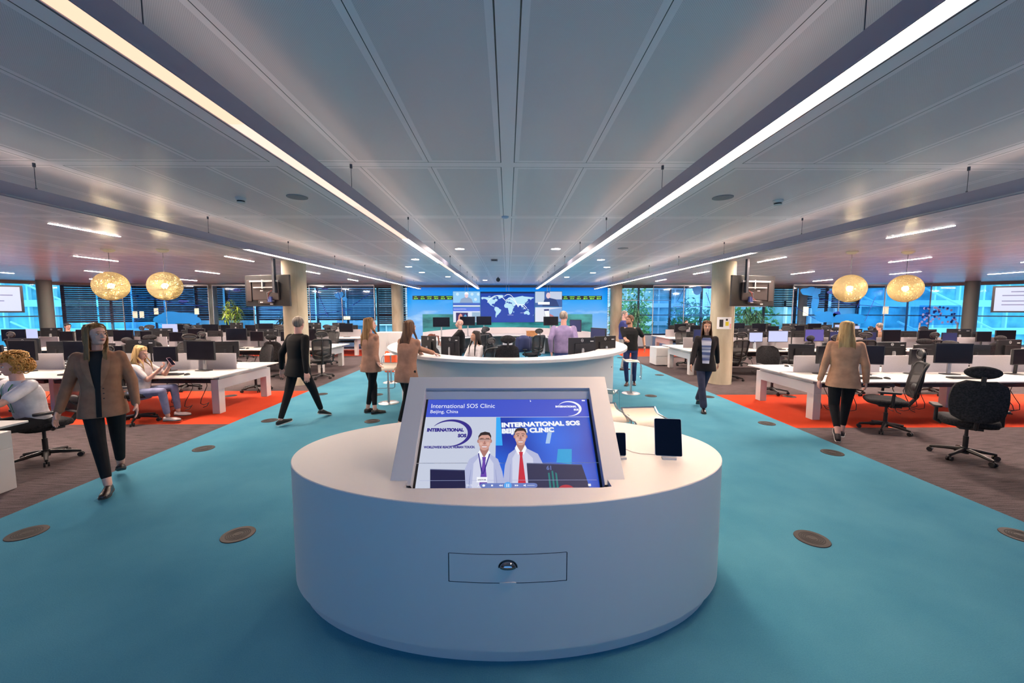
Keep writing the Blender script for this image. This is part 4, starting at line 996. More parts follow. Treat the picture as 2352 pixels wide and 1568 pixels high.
def monitor(name, label, w_, h_, zc, stand='wide', disp=None):
    """screen faces -Y"""
    t_ = thing(name, label, 'monitor')
    m = MB(); m.prism(rect_round(w_, h_, .008, 3), 0, .030, Matrix.Translation((0, .03, zc)) @ Matrix.Rotation(PI/2, 4, 'X')); m.box((0, .045, zc-.01), (w_*.55, .03, h_*.5))
    obj('casing', m, black, t_, smooth=0)
    m = MB(); m.b2(-w_/2+.012, w_/2-.012, -.0012, .0005, zc-h_/2+.016, zc+h_/2-.012); obj('display', m, disp or scrn_off, t_, smooth=0)
    if stand == 'wide':
        m = MB(); m.tube([(0, .085, .02), (0, .07, zc)], .022, 8); m.box((0, .075, zc*.5), (.05, .025, zc*.9)); obj('stand', m, silver, t_, smooth=0)
        m = MB(); m.prism(rect_round(.26, .17, .05, 5, 0, .05), 0, .012); obj('base', m, darkm, t_)
        m = MB(); m.lathe([(.026, 0), (.026, .003), (.021, .003), (.021, 0)], 24, Matrix.Translation((0, .0325, zc+h_/2-.045)) @ Matrix.Rotation(-PI/2, 4, 'X'), cap=False); 
        lg = obj('logo', m, label_w, t_)
        text('logo_text', 'DELL', .016, Matrix.Translation((0, .0345, zc+h_/2-.051)) @ Matrix.Rotation(PI, 4, 'Z') @ TX, label_w, lg, .0008, 'CENTER')
        m = MB(); m.box((-w_*.36, .0335, zc+h_/2-.06), (.07, .003, .016)); obj('asset_label', m, label_w, t_, smooth=0)
    else:
        m = MB(); m.tube([(0, .07, .01), (0, .06, zc)], .024, 8); obj('stand', m, black, t_)
        m = MB(); m.lathe([(.13, 0), (.13, .006), (.03, .018)], 24); obj('base', m, black, t_, loc=(0, .06, 0))
    return t_
def keyboard(label=None):
    t_ = thing('keyboard', label, 'keyboard')
    m = MB(); m.prism(rect_round(.44, .135, .012, 3), .002, .018); obj('casing', m, darkm, t_, bevel=.003)
    m = MB()
    for r_ in range(5):
        for c_ in range(18): m.box((-.205+c_*.0241, -.05+r_*.025, .021), (.02, .02, .006))
    obj('keys', m, black, t_, smooth=0); return t_
def mouse(label=None):
    t_ = thing('computer_mouse', label, 'mouse')
    m = MB(); m.ell((0, 0, .006), (.032, .058, .028), 16, 8); obj('shell', m, black, t_, smooth=180); return t_
def laptop(label=None):
    t_ = thing('laptop', label, 'laptop')
    m = MB(); m.prism(rect_round(.34, .23, .012, 3), .001, .016); obj('base', m, silver, t_)
    m = MB(); m.prism(rect_round(.34, .22, .012, 3, 0, .11), 0, .007, Matrix.Translation((0, .115, .016)) @ Matrix.Rotation(R(75), 4, 'X')); obj('lid', m, silver, t_)
    m = MB(); m.b2(-.15, .15, -.05, .08, .0162, .017); obj('keys', m, black, t_, smooth=0); return t_
P_mchair = mesh_chair('proto'); P_pchair = pad_chair('proto'); P_task = pad_chair('proto', False)
P_mon = monitor('monitor', 'proto', .57, .345, .37); P_mon2 = monitor('monitor', 'proto', .43, .29, .33, 'round')
P_mont = monitor('monitor', 'proto', .62, .36, .62); P_key = keyboard('proto'); P_mouse = mouse('proto')
protos = [P_mont, P_mchair, P_pchair, P_task, P_mon, P_mon2, P_key, P_mouse]
def lit_copy(proto, key):
    for o in proto.children:
        if o.name.split('.')[0] == 'display': me = o.data.copy()
    me.materials.clear(); me.materials.append(key); return me
lit_w = emi('monitor_lit_white', (.62, .66, .98), .95); lit_v = emi('monitor_lit_violet', (.10, .08, .42), .9)
LITW = lit_copy(P_mon, lit_w); LITW2 = lit_copy(P_mon2, lit_w); LITV = lit_copy(P_mon, lit_v); BLU = lit_copy(P_mon, scrn_blue); BLU2 = lit_copy(P_mon2, scrn_blue)

# ================================================================== BENCH DESKS
divm = noisy('divider_fabric', (.40, .375, .40), (.46, .435, .46), 90, rough=.85)
ZT = .72
def desk(label, s, w_, first, inner, group=None):
    """double bench desk, aisle end at x=0, running to +x*s; y from -.97 to .95"""
    t_ = thing('bench_desk', label, 'desk', (0, 0, 0), 0, group)
    for a, b_ in ((-.96, -.03), (.05, .96)):
        m = MB(); x0, x1 = (-.0 if not first else -.20), w_-.006
        m.b2(*sorted((s*x0, s*x1)), a, b_, ZT-.022, ZT); o = obj('tabletop', m, white, t_, smooth=0, bevel=.004)
    m = MB(); m.b2(*sorted((s*.05, s*(w_-.01))), -.012, .020, .60, 1.02); obj('divider_screen', m, divm, t_, smooth=0, bevel=.004)
    m = MB(); m.b2(*sorted((s*.1, s*(w_-.0))), -.30, .30, .50, .56); obj('cable_tray', m, darkm, t_, smooth=0)
    if first:
        m = MB(); m.b2(*sorted((s*0, s*.13)), -.56, .97, .435, .61); m.b2(*sorted((s*.02, s*.10)), -.5, .9, .61, ZT-.022); obj('rail', m, white, t_, smooth=0, bevel=.004)
        for a in (-.56, .82):
            m = MB(); m.b2(*sorted((s*0, s*.13)), a, a+.15, 0, .435); obj('leg', m, white, t_, smooth=0, bevel=.004)
    if inner:
        for a in (-.25, .30):
            m = MB(); m.b2(*sorted((s*(w_-.08), s*(w_+.0))), a-.07, a+.07, 0, ZT-.022); obj('leg', m, white, t_, smooth=0, bevel=.004)
    return t_
DW = 1.62
plan = [('right', 1, 'front', 2.55+.05, 1, 5.12), ('right', 1, 'second', 7.0, 3, 5.12), ('right', 1, 'third', 11.5, 6, 5.12), ('right', 1, 'back', 16.0, 5, 6.4),
        ('left', -1, 'front', 3.06, 1, 5.12), ('left', -1, 'second', 7.5, 3, 5.12), ('left', -1, 'third', 12.0, 6, 5.4), ('left', -1, 'back', 16.3, 5, 6.0)]
rnd = random.Random(11)
g_m, g_c, g_k = 'monitors on the bench desks', 'office chairs at the bench desks', 'keyboards on the bench desks'
SKIP = set()
LIT = {('right', 'third', 1, 0): (LITW2, LITW), ('right', 'third', 2, 0): (LITV, None), ('left', 'back', 4, 0): (None, LITW), ('left', 'third', 5, 0): (LITW, None), ('right', 'back', 4, 0): (LITW, LITW2)}
placed = []
for sd, s, row, yc, n, xa in plan:
    for i in range(n):
        x0 = xa+i*DW
        t_ = desk('%s double bench desk from the aisle, %s row of the %s side' % (ORD[i], row, sd), s, DW, i == 0, i % 2 == 1, 'white bench desks')
        t_.location = (s*x0, yc, 0)
        if row in ('second', 'third') and i < 3:
            for kk in range(4):
                xa_ = rnd.uniform(.3, 1.3); xb_ = xa_+rnd.uniform(-.25, .25); ya_ = rnd.uniform(-.3, .1); m = MB()
                m.tube([(s*(xa_+(xb_-xa_)*q_/10), ya_+.1*math.sin(q_), .52*(1-q_/10)**2+.012+.05*math.sin(q_*.9)*(q_ < 9)) for q_ in range(11)], .006, 5); obj('cable', m, black, t_)
        if row == 'front': continue
        for side in (0, 1):   # 0 near side: users look away from the viewer; 1 far side
            sg = -1 if side == 0 else 1
            nf = 'near' if side == 0 else 'far'
            base = '%s side of %s desk, %s %s row' % (nf, ORD[i], row, sd)
            big_x = rnd.uniform(.40, .55); rz = (0 if side == 0 else PI)
            spots = [('left', big_x), ('right', big_x+.56+rnd.uniform(0, .08))]
            for k, (wh, dx_) in enumerate(spots):
                big = (k == 0) if (i+side) % 2 == 0 else (k == 1)
                if row == 'second' and sd == 'right' and side == 0: big = (k == 1) 
                lit = LIT.get((sd, row, i, side)); me = lit[k] if lit else None
                blu = (sd == 'right' and rnd.random() < .28)
                P = P_mon if big else P_mon2
                lb = '%s monitor, %s, %s half' % ('wide black' if big else 'narrower black', base, 'aisle' if k == 0 else 'window')
                if me is not None: lb = 'glowing '+lb.replace('black ', '')
                o = dup(P, (s*(x0+dx_), yc+sg*(.30+rnd.uniform(-.05, .05)), ZT), rz+rnd.uniform(-.22, .22)+(.12 if k else -.12)*s*(1 if side else -1), lb, g_m)
                if me is None and blu: me = BLU if big else BLU2
                if me is not None:
                    for c_ in o.children:
                        if c_.name.split('.')[0] == 'display': c_.data = me
                sc_ = rnd.uniform(.94, 1.06); o.scale = (1, 1, sc_)
            if row in ('second', 'third'):
                dup(P_key, (s*(x0+.75), yc+sg*.68, ZT), rz+rnd.uniform(-.1, .1), 'black keyboard on the '+base, g_k)
                dup(P_mouse, (s*(x0+.75)+.33*sg*-1, yc+sg*.70, ZT), rz, 'black mouse on the '+base, 'mice on the bench desks')
            ch = rnd.choice([P_mchair, P_mchair, P_pchair, P_task])
            if row == 'second' or (row == 'back' and side == 1): continue
            nm = {'mesh_office_chair': 'mesh back chair with headrest', 'padded_office_chair': 'padded chair'}[ch.name.split('.')[0]]
            cx = s*(x0+.8+rnd.uniform(-.1, .1)); cyy = yc+sg*(1.32+rnd.uniform(-.06, .1))
            if math.hypot(abs(cx)-5.25, cyy-9.75) < .65: cyy += .1*sg; cx += s*.5
            dup(ch, (cx, cyy, 0), rz+rnd.uniform(-.5, .5), 'black %s, %s' % (nm, base), g_c)
# second row chairs, set by hand
def chair(P, x, y, rz, lb): return dup(P, (x, y, 0), R(rz), lb, g_c)
chair(P_mchair, 5.78, 5.85, 58, 'black mesh chair with headrest, turned, right of the woman seen from behind')
chair(P_pchair, 5.72, 4.74, -36, 'black padded chair seen from behind at the right picture edge')
chair(P_task, 5.85, 8.55, 170, 'black leather backed chair behind the first desk, second right row')
chair(P_mchair, 7.5, 8.5, 185, 'mesh chair behind the second desk, second right row')
chair(P_pchair, 9.3, 8.45, 160, 'padded chair behind the third desk, second right row')
chair(P_mchair, 9.2, 5.75, 10, 'mesh chair before the third desk, second right row')
chair(P_mchair, -6.10, 6.43, -76, 'black chair of the blonde woman with the phone')
chair(P_task, -5.75, 8.95, 150, 'padded chair behind the first desk, second left row')
chair(P_mchair, -7.4, 9.05, 200, 'mesh chair behind the second desk, second left row')
chair(P_pchair, -9.0, 9.0, 170, 'padded chair behind the third desk, second left row')
chair(P_pchair, -8.3, 6.2, 20, 'padded chair before the second desk, second left row')
chair(P_mchair, -9.2, 6.0, -15, 'mesh chair before the third desk, second left row')
chair(P_mchair, -5.68, 4.78, 158, 'black chair of the curly haired man at left edge')
chair(P_mchair, -5.0, 10.55, 30, 'black mesh chair just behind the left concrete column')
# inside the reception
chair(P_pchair, -.02, 8.15, 4, 'black office chair with rounded headrest in the middle of the reception').scale = (1, 1, 1.12)
chair(P_mchair, .75, 12.0, 35, 'mesh chair with headrest near the wooden box, inside the reception')
chair(P_mchair, -.55, 13.2, -30, 'mesh chair by the bald man, inside the reception')
chair(P_mchair, -1.0, 12.2, 60, 'mesh chair behind the bald man, inside the reception')
chair(P_mchair, -.62, 8.15, 60, 'black chair of the woman with long black hair')
chair(P_task, -1.50, 8.36, 85, 'black chair of the woman with the reddish ponytail').scale = (1, 1, 1.12)
chair(P_task, 7.9, 17.40, 180, 'black chair of the dark haired person far behind on the right').scale = (1, 1, 1.1)
# monitors of the reception
MS = [(-1.52, 7.62, 150, 'wide'), (-1.08, 7.42, 168, 'wide'), (1.35, 7.15, 190, 'wide'), (1.86, 7.55, 205, 'wide')]
arm = mat('monitor_arm', (.55, .55, .55), .3, .6)
for i, (x, y, rz, k) in enumerate(MS):
    o = dup(P_mon, (x, y, .741), R(rz), '%s monitor from the left standing inside the reception counter' % ORD[i], 'monitors behind the reception counter')
    o.scale = (.62, 1, 1.10) if i < 2 else (.9, 1, 1.10)
for i, (x, y, z, rz, lb) in enumerate([(-2.45, 14.6, .75, 10, 'black monitor left of the bald man, before the teal mural'), (-1.62, 15.9, .75, -6, 'wide black monitor behind the head of the bald man'),
                         (-.98, 16.3, .75, 6, 'black monitor right of the bald man'), (1.75, 15.9, .75, 12, 'wide dark monitor on the desk left of the man in purple'),
                         (2.48, 14.4, .75, -40, 'blue tinted monitor right of the man in purple'), (1.92, 8.35, .741, -62, 'blue tinted monitor at right end of the counter')]):
    o = dup(P_mont if i not in (4, 5) else P_mon2, (x, y, z), R(rz), lb, 'monitors inside the reception')
    if i in (4, 5): o.scale = (1.1, 1, 1.5)
    if i in (4, 5):
        for c_ in o.children:
            if c_.name.startswith('display'): c_.data = BLU2
for x, y, rz, lb in ((.95, 7.05, 10, 'white papers lying on the reception worktop near the man in purple'), (.15, 14.9, 0, 'papers on the long desk below the screens')):
    m = MB(); m.box((0, 0, .003), (.30, .21, .006)); o = obj('paper', m, mat('paper_white', (.8, .8, .8), .8), smooth=0, loc=(x, y, .741 if y < 9 else .751)); o.rotation_euler[2] = R(rz); tag(o, lb, 'paper')
t_ = thing('wooden_box', 'small wooden box on the long desk below the screens', 'box', (.98, 15.9, .75))
m = MB(); wd2 = noisy('wood_box', (.35, .14, .05), (.52, .24, .09), 8, (1, 8, 1), .6); m.b2(-.22, .22, -.12, .12, 0, .2); obj('case', m, wd2, t_, smooth=0, bevel=.005); m = MB(); m.b2(-.23, .23, -.13, .13, .2, .225); obj('lid', m, wd2, t_, smooth=0)

# ================================================================== BAR STOOLS
seatm = mat('stool_seat', (.74, .68, .60), .35)
def stool(label):
    t_ = thing('bar_stool', label, 'bar stool', (0, 0, 0), 0, 'white bar stools around the counters')
    m = MB(); m.lathe([(.20, 0), (.20, .006), (.19, .012), (.03, .02)], 36); obj('base', m, steel, t_)
    m = MB(); m.tube([(0, 0, .012), (0, 0, .42)], .024, 16); m.tube([(0, 0, .42), (0, 0, .70)], .015, 12); obj('pole', m, steel, t_)
    # seat profile: flat, back kick up, front roll down
    prof = [(-.20, .775), (-.17, .745), (-.13, .728), (-.06, .722), (.04, .722), (.12, .724), (.155, .712), (.175, .685)]
    m = MB(); m.loft([[(-.17, y, z) for y, z in prof]+[(-.17, y, z-.014) for y, z in prof[::-1]], [(.17, y, z) for y, z in prof]+[(.17, y, z-.014) for y, z in prof[::-1]]]); obj('seat', m, seatm, t_, smooth=50)
    m = MB(); x = .185
    m.tube([(x, -.20, .775), (x, -.13, .726), (x, .13, .722), (x, .178, .68), (x, .20, .60), (x, .20, .36), (x-.03, .20, .335), (-x+.03, .20, .335), (-x, .20, .36), (-x, .20, .60), (-x, .178, .68), (-x, .13, .722), (-x, -.13, .726), (-x, -.20, .775)], .0075, 8)
    m.tube([(-x, -.20, .775), (x, -.20, .775)], .0075, 8); obj('footrest_loop', m, chrome, t_)
    return t_
P_st = stool('white bar stool with chrome loop beside the standing woman in brown blazer')
P_st.location = (-2.36, 7.72, 0); P_st.rotation_euler[2] = R(180)
for x, y, rz, lb in ((-2.95, 9.9, 100, 'white bar stool partly hidden behind the standing woman, left of the counter'),
                     (2.72, 8.55, 255, 'white bar stool standing beside the man in the black t-shirt'),
                     (1.04, 4.05, 190, 'bar stool behind the kiosk, seat seen next to the tilted screen frame'),
                     (1.40, 3.88, 186, 'bar stool behind the kiosk, seat seen behind the tablet'),
                     (-.62, 5.1, 20, 'bar stool seen above the left top corner of the tilted screen'),
                     (1.22, 5.0, -25, 'bar stool seen above the right top corner of the tilted screen')):
    o = dup(P_st, (x, y, 0), R(rz), lb)
    if y < 6: o.scale = (1, 1, 1.06 if y < 4.5 else 1.12)

# ================================================================== HANGING TVs, PLANTS, SIDE SCREENS
tvb = mat('tv_back', (.05, .04, .04), .45, .3); red_w = mat('red_wire', (.35, .04, .03), .5)
for s, x, lb in ((-1, -5.60, 'television seen from behind, hung from the ceiling by the left column'), (1, 5.80, 'television seen from behind, hung from the ceiling by the right column')):
    t_ = thing('television', lb, 'television', (x, 9.3, 2.28), R(14*s))
    m = MB(); m.b2(-.62, .62, 0, .05, -.36, .36); obj('casing', m, black, t_, smooth=0, bevel=.006)
    m = MB(); m.b2(-.57, .57, .05, .054, -.31, .31); obj('display', m, scrn_off, t_, smooth=0)
    m = MB(); m.b2(-.36, .36, -.05, 0, -.22, .20); m.b2(-.55, -.42, -.03, 0, -.25, .25) if s < 0 else m.b2(.42, .55, -.03, 0, -.25, .25); m.b2(-.2, .2, -.065, 0, -.30, -.22); obj('back_cover', m, tvb, t_, smooth=0, bevel=.01)
    m = MB(); m.b2(-.40, .40, -.09, -.055, .20, .235); m.b2(-.3, .3, -.09, -.055, .06, .085); m.b2(-.06, -.03, -.09, -.05, .04, .25); obj('bracket', m, silver, t_, smooth=0)
    m = MB(); px = .30 if s < 0 else -.30; m.b2(px-.03, px+.03, -.12, -.06, -.05, .72); obj('ceiling_pole', m, dk, t_, smooth=0)
    for k in range(3):
        m = MB(); m.tube([(px, -.10, .1-k*.05), (px-.1*s*(k+1)*-1*.6, -.13, -.05), (px*.4, -.10, -.12-.05*k), (px*.2+.1*k, -.07, -.24)], .006, 5); obj('cable', m, [black, red_w, silver][k], t_)
    m = MB(); m.b2(px*.5-.05, px*.5+.05, -.10, -.06, -.26, -.14); obj('power_box', m, mat('box_blue', (.05, .08, .30), .4), t_, smooth=0)
    for k, (lx, lz) in enumerate(((-.1, -.27), (.18, -.31), (.1*s, .0))): m = MB(); m.box((lx, -.069 if k < 2 else -.053, lz), (.08, .003, .025)); obj('label_sticker', m, label_w, t_, smooth=0)
for s, x, y, rz, lb in ((-1, -13.50, 10.4, 38, 'lit television at the left picture edge by the windows'), (1, 13.86, 10.4, -38, 'lit television at the right picture edge by the windows')):
    t_ = thing('television', lb, 'television', (x, y, 2.12), R(rz))
    m = MB(); m.b2(-.62, .62, 0, .06, -.36, .36); obj('casing', m, black, t_, smooth=0)
    m = MB(); m.b2(-.58, .58, -.003, 0, -.32, .32); obj('display', m, emi('tv_lit', (.72, .78, .98), .95), t_, smooth=0)
    m = MB()
    for z, a, b_ in ((.2, -.3, .2), (.1, -.45, .45), (-.05, -.45, .3), (-.15, -.45, .1)): m.b2(a, b_, -.005, -.004, z-.012, z+.012)
    obj('screen_text_line', m, mat('ui_grey', (.10, .12, .25), .6), t_, smooth=0)
    m = MB(); m.b2(-.03, .03, .02, .07, .36, HC-2.12); obj('ceiling_pole', m, dk, t_, smooth=0)
lf = noisy('plant_leaf', (.02, .09, .02), (.30, .42, .05), 3, rough=.45); lf2 = noisy('plant_leaf_dark', (.01, .06, .04), (.08, .22, .12), 3, rough=.45)
def plant(x, y, hgt, label, lm, n=230, spread=.55, potz=.0):
    t_ = thing('potted_plant', label, 'plant', (x, y, 0)); rr = random.Random(int(x*10))
    m = MB(); m.lathe([(.17, 0), (.22, .42), (.20, .42), (.19, .38), (.02, .38)], 24); obj('pot', m, darkm, t_)
    m = MB()
    tops = []
    for k in range(4):
        a = rr.uniform(0, 6.28); tp = Vector((.22*math.cos(a), .2*math.sin(a), hgt*rr.uniform(.55, .85))); tops.append(tp)
        m.tube([(0, 0, .38), tp*.55, tp], [.02, .016, .012], 6)
    obj('stem', m, bark, t_)
    m = MB()
    for k in range(n):
        tp = tops[k % 4]; c0 = Vector((tp.x, tp.y, tp.z*rr.uniform(.72, 1.05)))
        a = rr.uniform(0, 6.28); d = Vector((math.cos(a), math.sin(a), 0)); ln = spread*rr.uniform(.6, 1.05); sd_ = Vector((-d.y, d.x, 0))*.020; up_ = rr.uniform(.1, .5)
        rings = []
        for j in range(6):
            v = j/5; p = c0+d*ln*v*(.9-.2*v)+Vector((0, 0, ln*(up_*v-.85*v*v))); wv = sd_*(math.sin(PI*min(v+.12, 1))**.7+.05); rings.append([tuple(p-wv), tuple(p+Vector((0, 0, .006))), tuple(p+wv)])
        m.loft(rings, cap=False, closed=False)
    obj('foliage', m, lf if lm else lf2, t_, smooth=60)
    return t_
plant(-12.1, 17.46, 2.65, 'tall bright green plant beside the television on the left', True, 230, .42)
plant(-10.5, 18.6, 2.0, 'leafy plant behind the left glass partition, below the television', False, 140)
plant(5.6, 17.7, 2.35, 'dark green plant behind the man in the blue sweater', False, 240, .6)
plant(11.1, 17.9, 2.4, 'plant in front of the bright windows right of the right column', False, 260, .7)

# ================================================================== SMALL THINGS
for x, z, w2, h2, c2, nm in ():
    pass
t_ = thing('poster', 'white poster with black and yellow print on the right column', 'poster', (5.33, 9.75, 0))
def curved(name, a0, a1, z0, z1, r_, m_):
    m = MB(); n = 8; m.loft([[(r_*math.sin(R(a0+(a1-a0)*k/n)), -r_*math.cos(R(a0+(a1-a0)*k/n)), z) for k in range(n+1)] for z in (z0, z1)], cap=False, closed=False); return obj(name, m, m_, t_)
curved('sheet', -52, 20, 1.37, 1.66, .2705, mat('paper_white', (.8, .8, .8), .8)); curved('yellow_print', -12, 4, 1.45, 1.55, .2715, mat('print_yellow', (.75, .62, .02), .7)); curved('print', -40, -22, 1.42, 1.60, .2715, mat('print_black', (.02, .02, .02), .7)); curved('print', -11, -1, 1.57, 1.62, .2715, mat('print_black', (.02, .02, .02), .7)); curved('pink_print', 10, 19, 1.38, 1.5, .2715, mat('print_pink', (.75, .35, .32), .7))
t_ = thing('cabinet', 'white storage cabinet left of the reception, behind the standing woman', 'cabinet', (-3.75, 12.6, 0))
m = MB(); m.b2(-.40, .40, -.25, .25, 0, 1.12); obj('body', m, white, t_, smooth=0, bevel=.004)
for x in (-.2, .2): m = MB(); m.b2(x-.19, x+.19, -.262, -.25, .04, 1.09); d_ = obj('door', m, white, t_, smooth=0, bevel=.003); m = MB(); m.box((x*.2, -.268, .75), (.012, .012, .12)); obj('handle', m, steel, d_)
t_ = thing('shopping_bag', 'orange red bag standing beside the white cabinet', 'bag', (-3.45, 11.6, 0)); m = MB(); m.b2(-.17, .17, -.09, .09, 0, .55); m.b2(-.15, .15, -.08, .08, .55, .62); obj('body', m, mat('bag_orange', (.85, .10, .02), .6), t_, smooth=0, bevel=.02); m = MB(); m.b2(-.17, .17, -.094, -.09, .1, .28); obj('print_band', m, mat('bag_yellow', (.75, .45, .08), .6), t_, smooth=0)
t_ = thing('drawer_pedestal', 'white two drawer pedestal under the third right row of desks', 'drawer unit', (5.05, 13.0, 0))
m = MB(); m.b2(-.21, .21, -.3, .3, .03, .60); obj('body', m, white, t_, smooth=0, bevel=.003)
for z in (.17, .455): m = MB(); m.b2(-.20, .20, -.312, -.30, z-.13, z+.13); obj('drawer', m, white, t_, smooth=0, bevel=.002)
for i, (x, y, z, nm, lb) in enumerate([(8.0, 6.78, ZT, 'a', 'white monitor riser on the second desk, second right row'), (7.35, 6.75, ZT, 'b', 'white monitor riser on first desk, second right row')]):
    pass
for i, (x, y, lb) in enumerate([(7.0, 11.05, 'clear water bottle in front of the glowing monitors on the right'), (-5.75, 11.35, 'small bottle at the end of third left row of desks')]):
    t_ = thing('bottle', lb, 'bottle', (x, y, ZT)); m = MB(); m.lathe([(.033, 0), (.035, .01), (.035, .15), (.015, .19), (.015, .205)], 16); obj('body', m, mat('bottle_clear', (.55, .62, .68), .1, alpha=.5), t_); m = MB(); m.lathe([(.017, .205), (.017, .225)], 12); obj('cap', m, mat('cap_blue', (.05, .1, .4), .5), t_)
o = laptop('open laptop on the far side of the first desk, third right row'); o.location = (5.6, 12.0, ZT); o.rotation_euler[2] = PI
for i, (x, y, rz, lb, c2) in enumerate([(8.75, 10.1, 20, 'navy jacket hanging over a chair in the third right row', (.03, .04, .14)), (11.3, 10.05, 5, 'black coat hanging over a chair at the far right', (.012, .012, .014)), (-13.4, 13.1, 0, 'black padded coat over a chair at the far left', (.012, .012, .014)), (.42, 12.1, 35, 'dark blue jacket hanging over a chair inside the reception', (.02, .03, .09))]):
    m = MB(); rings = []
    for v, ww, th in ((0, .52, .10), (.35, .50, .13), (.75, .46, .14), (.95, .30, .12), (1.0, .14, .06)):
        rings.append([(ww/2*math.cos(a)*(1+.08*math.sin(5*a+v*6)), -.12+th*math.sin(a), .55+.5*v) for a in [2*PI*k/24 for k in range(24)]])
    m.loft(rings); m.ell((-.24, -.12, .78), (.06, .07, .24)); m.ell((.24, -.12, .78), (.06, .07, .24))
    o = obj('jacket', m, mat('jacket_%d' % i, c2, .85), smooth=180, loc=(x, y, 0)); o.rotation_euler[2] = R(rz); tag(o, lb, 'jacket')
#PEOPLE
# ================================================================== PEOPLE
def vox(mb, size, it=2, fac=.5):
    """one closed surface around overlapping closed pieces"""
    me = mb.mesh('tmp'); o = bpy.data.objects.new('tmp', me); C.objects.link(o)
    r_ = o.modifiers.new('r', 'REMESH'); r_.mode = 'VOXEL'; r_.voxel_size = size
    if it: s2 = o.modifiers.new('s', 'SMOOTH'); s2.iterations = it; s2.factor = fac
    dg = bpy.context.evaluated_depsgraph_get(); m2 = bpy.data.meshes.new_from_object(o.evaluated_get(dg))
    bpy.data.objects.remove(o); bpy.data.meshes.remove(me)
    out_ = MB(); out_.v = [tuple(v.co) for v in m2.vertices]; out_.f = [list(p.vertices) for p in m2.polygons]; out_.m = [0]*len(out_.f)
    bpy.data.meshes.remove(m2); return out_
def ik(a, b_, l1, l2, pole):
    a, b_ = Vector(a), Vector(b_); d = b_-a; L_ = min(d.length, (l1+l2)*.999); d = d.normalized() if d.length > 1e-6 else Vector((0, 0, -1))
    b_ = a+d*L_; x = (l1*l1-l2*l2+L_*L_)/(2*L_); h_ = math.sqrt(max(l1*l1-x*x, 0)); p = Vector(pole); p = (p-d*p.dot(d)).normalized()
    return a+d*x+p*h_, b_
def hand_mb(wr, d, palm, curl=.5, thumb_side=1, s=1.0, size=.0036):
    """palm, four bent fingers of unequal length and a thumb leaving the palm's side"""
    d = Vector(d).normalized(); n = Vector(palm); n = (n-d*n.dot(d)).normalized(); u = d.cross(n)*thumb_side
    wr = Vector(wr); m = MB()
    m.cap(wr-d*.05, wr+d*.01, .025*s, .023*s)
    for k in range(4):
        off = (1.5-k)*.0195*s; m.cap(wr+u*off*.7+d*.012, wr+d*(.085-.004*abs(k-1))*s+u*off, .015*s, .0125*s)
    for k, ln in enumerate((.070, .080, .074, .058)):
        off = (1.5-k)*.0212*s; base = wr+d*.088*s+u*off; a = 0; p = base; r0 = .0086*s
        dd = (d+u*(1.5-k)*.05).normalized()
        for j, fr in enumerate((.46, .30, .24)):
            a += curl*(.45 if j == 0 else .75); q_ = p+(dd*math.cos(a)+n*math.sin(a))*ln*s*fr; m.cap(p, q_, r0, r0*.92, 8); p = q_; r0 *= .92
    p = wr+u*.026*s+d*.022*s; q1 = p+(u*.55+d*.75+n*.35).normalized()*.042*s; q2 = q1+(u*.15+d*.85+n*.5).normalized()*.034*s
    m.cap(p, q1, .0135*s, .0105*s, 8); m.cap(q1, q2, .0105*s, .0085*s, 8)
    return vox(m, size, 1)
skins = {'fair': (.70, .40, .31), 'tan': (.50, .27, .18), 'pink': (.66, .36, .29)}
def skinmat(k): return mat('skin_'+k, skins[k], .5, spec=.35)
def hairmat(name, c1, c2): return noisy('hair_'+name, c1, c2, 40, (1, 1, .06), .45, .3, 4, .35, .65)
HAIR = {'blonde': ((.30, .17, .06), (.62, .42, .19)), 'dkblonde': ((.14, .065, .02), (.36, .20, .08)), 'curly': ((.36, .17, .03), (.66, .38, .11)), 'brown': ((.045, .018, .010), (.13, .06, .03)), 'black': ((.006, .005, .006), (.02, .016, .016)), 'grey': ((.12, .10, .09), (.28, .24, .2)), 'red': ((.10, .02, .01), (.22, .06, .03))}
def cloth(name, col, rough=.85): return noisy('cloth_'+name, tuple(c_*.82 for c_ in col), tuple(min(1, c_*1.12) for c_ in col), 9, (1, 1, 1), rough, .10, 4)

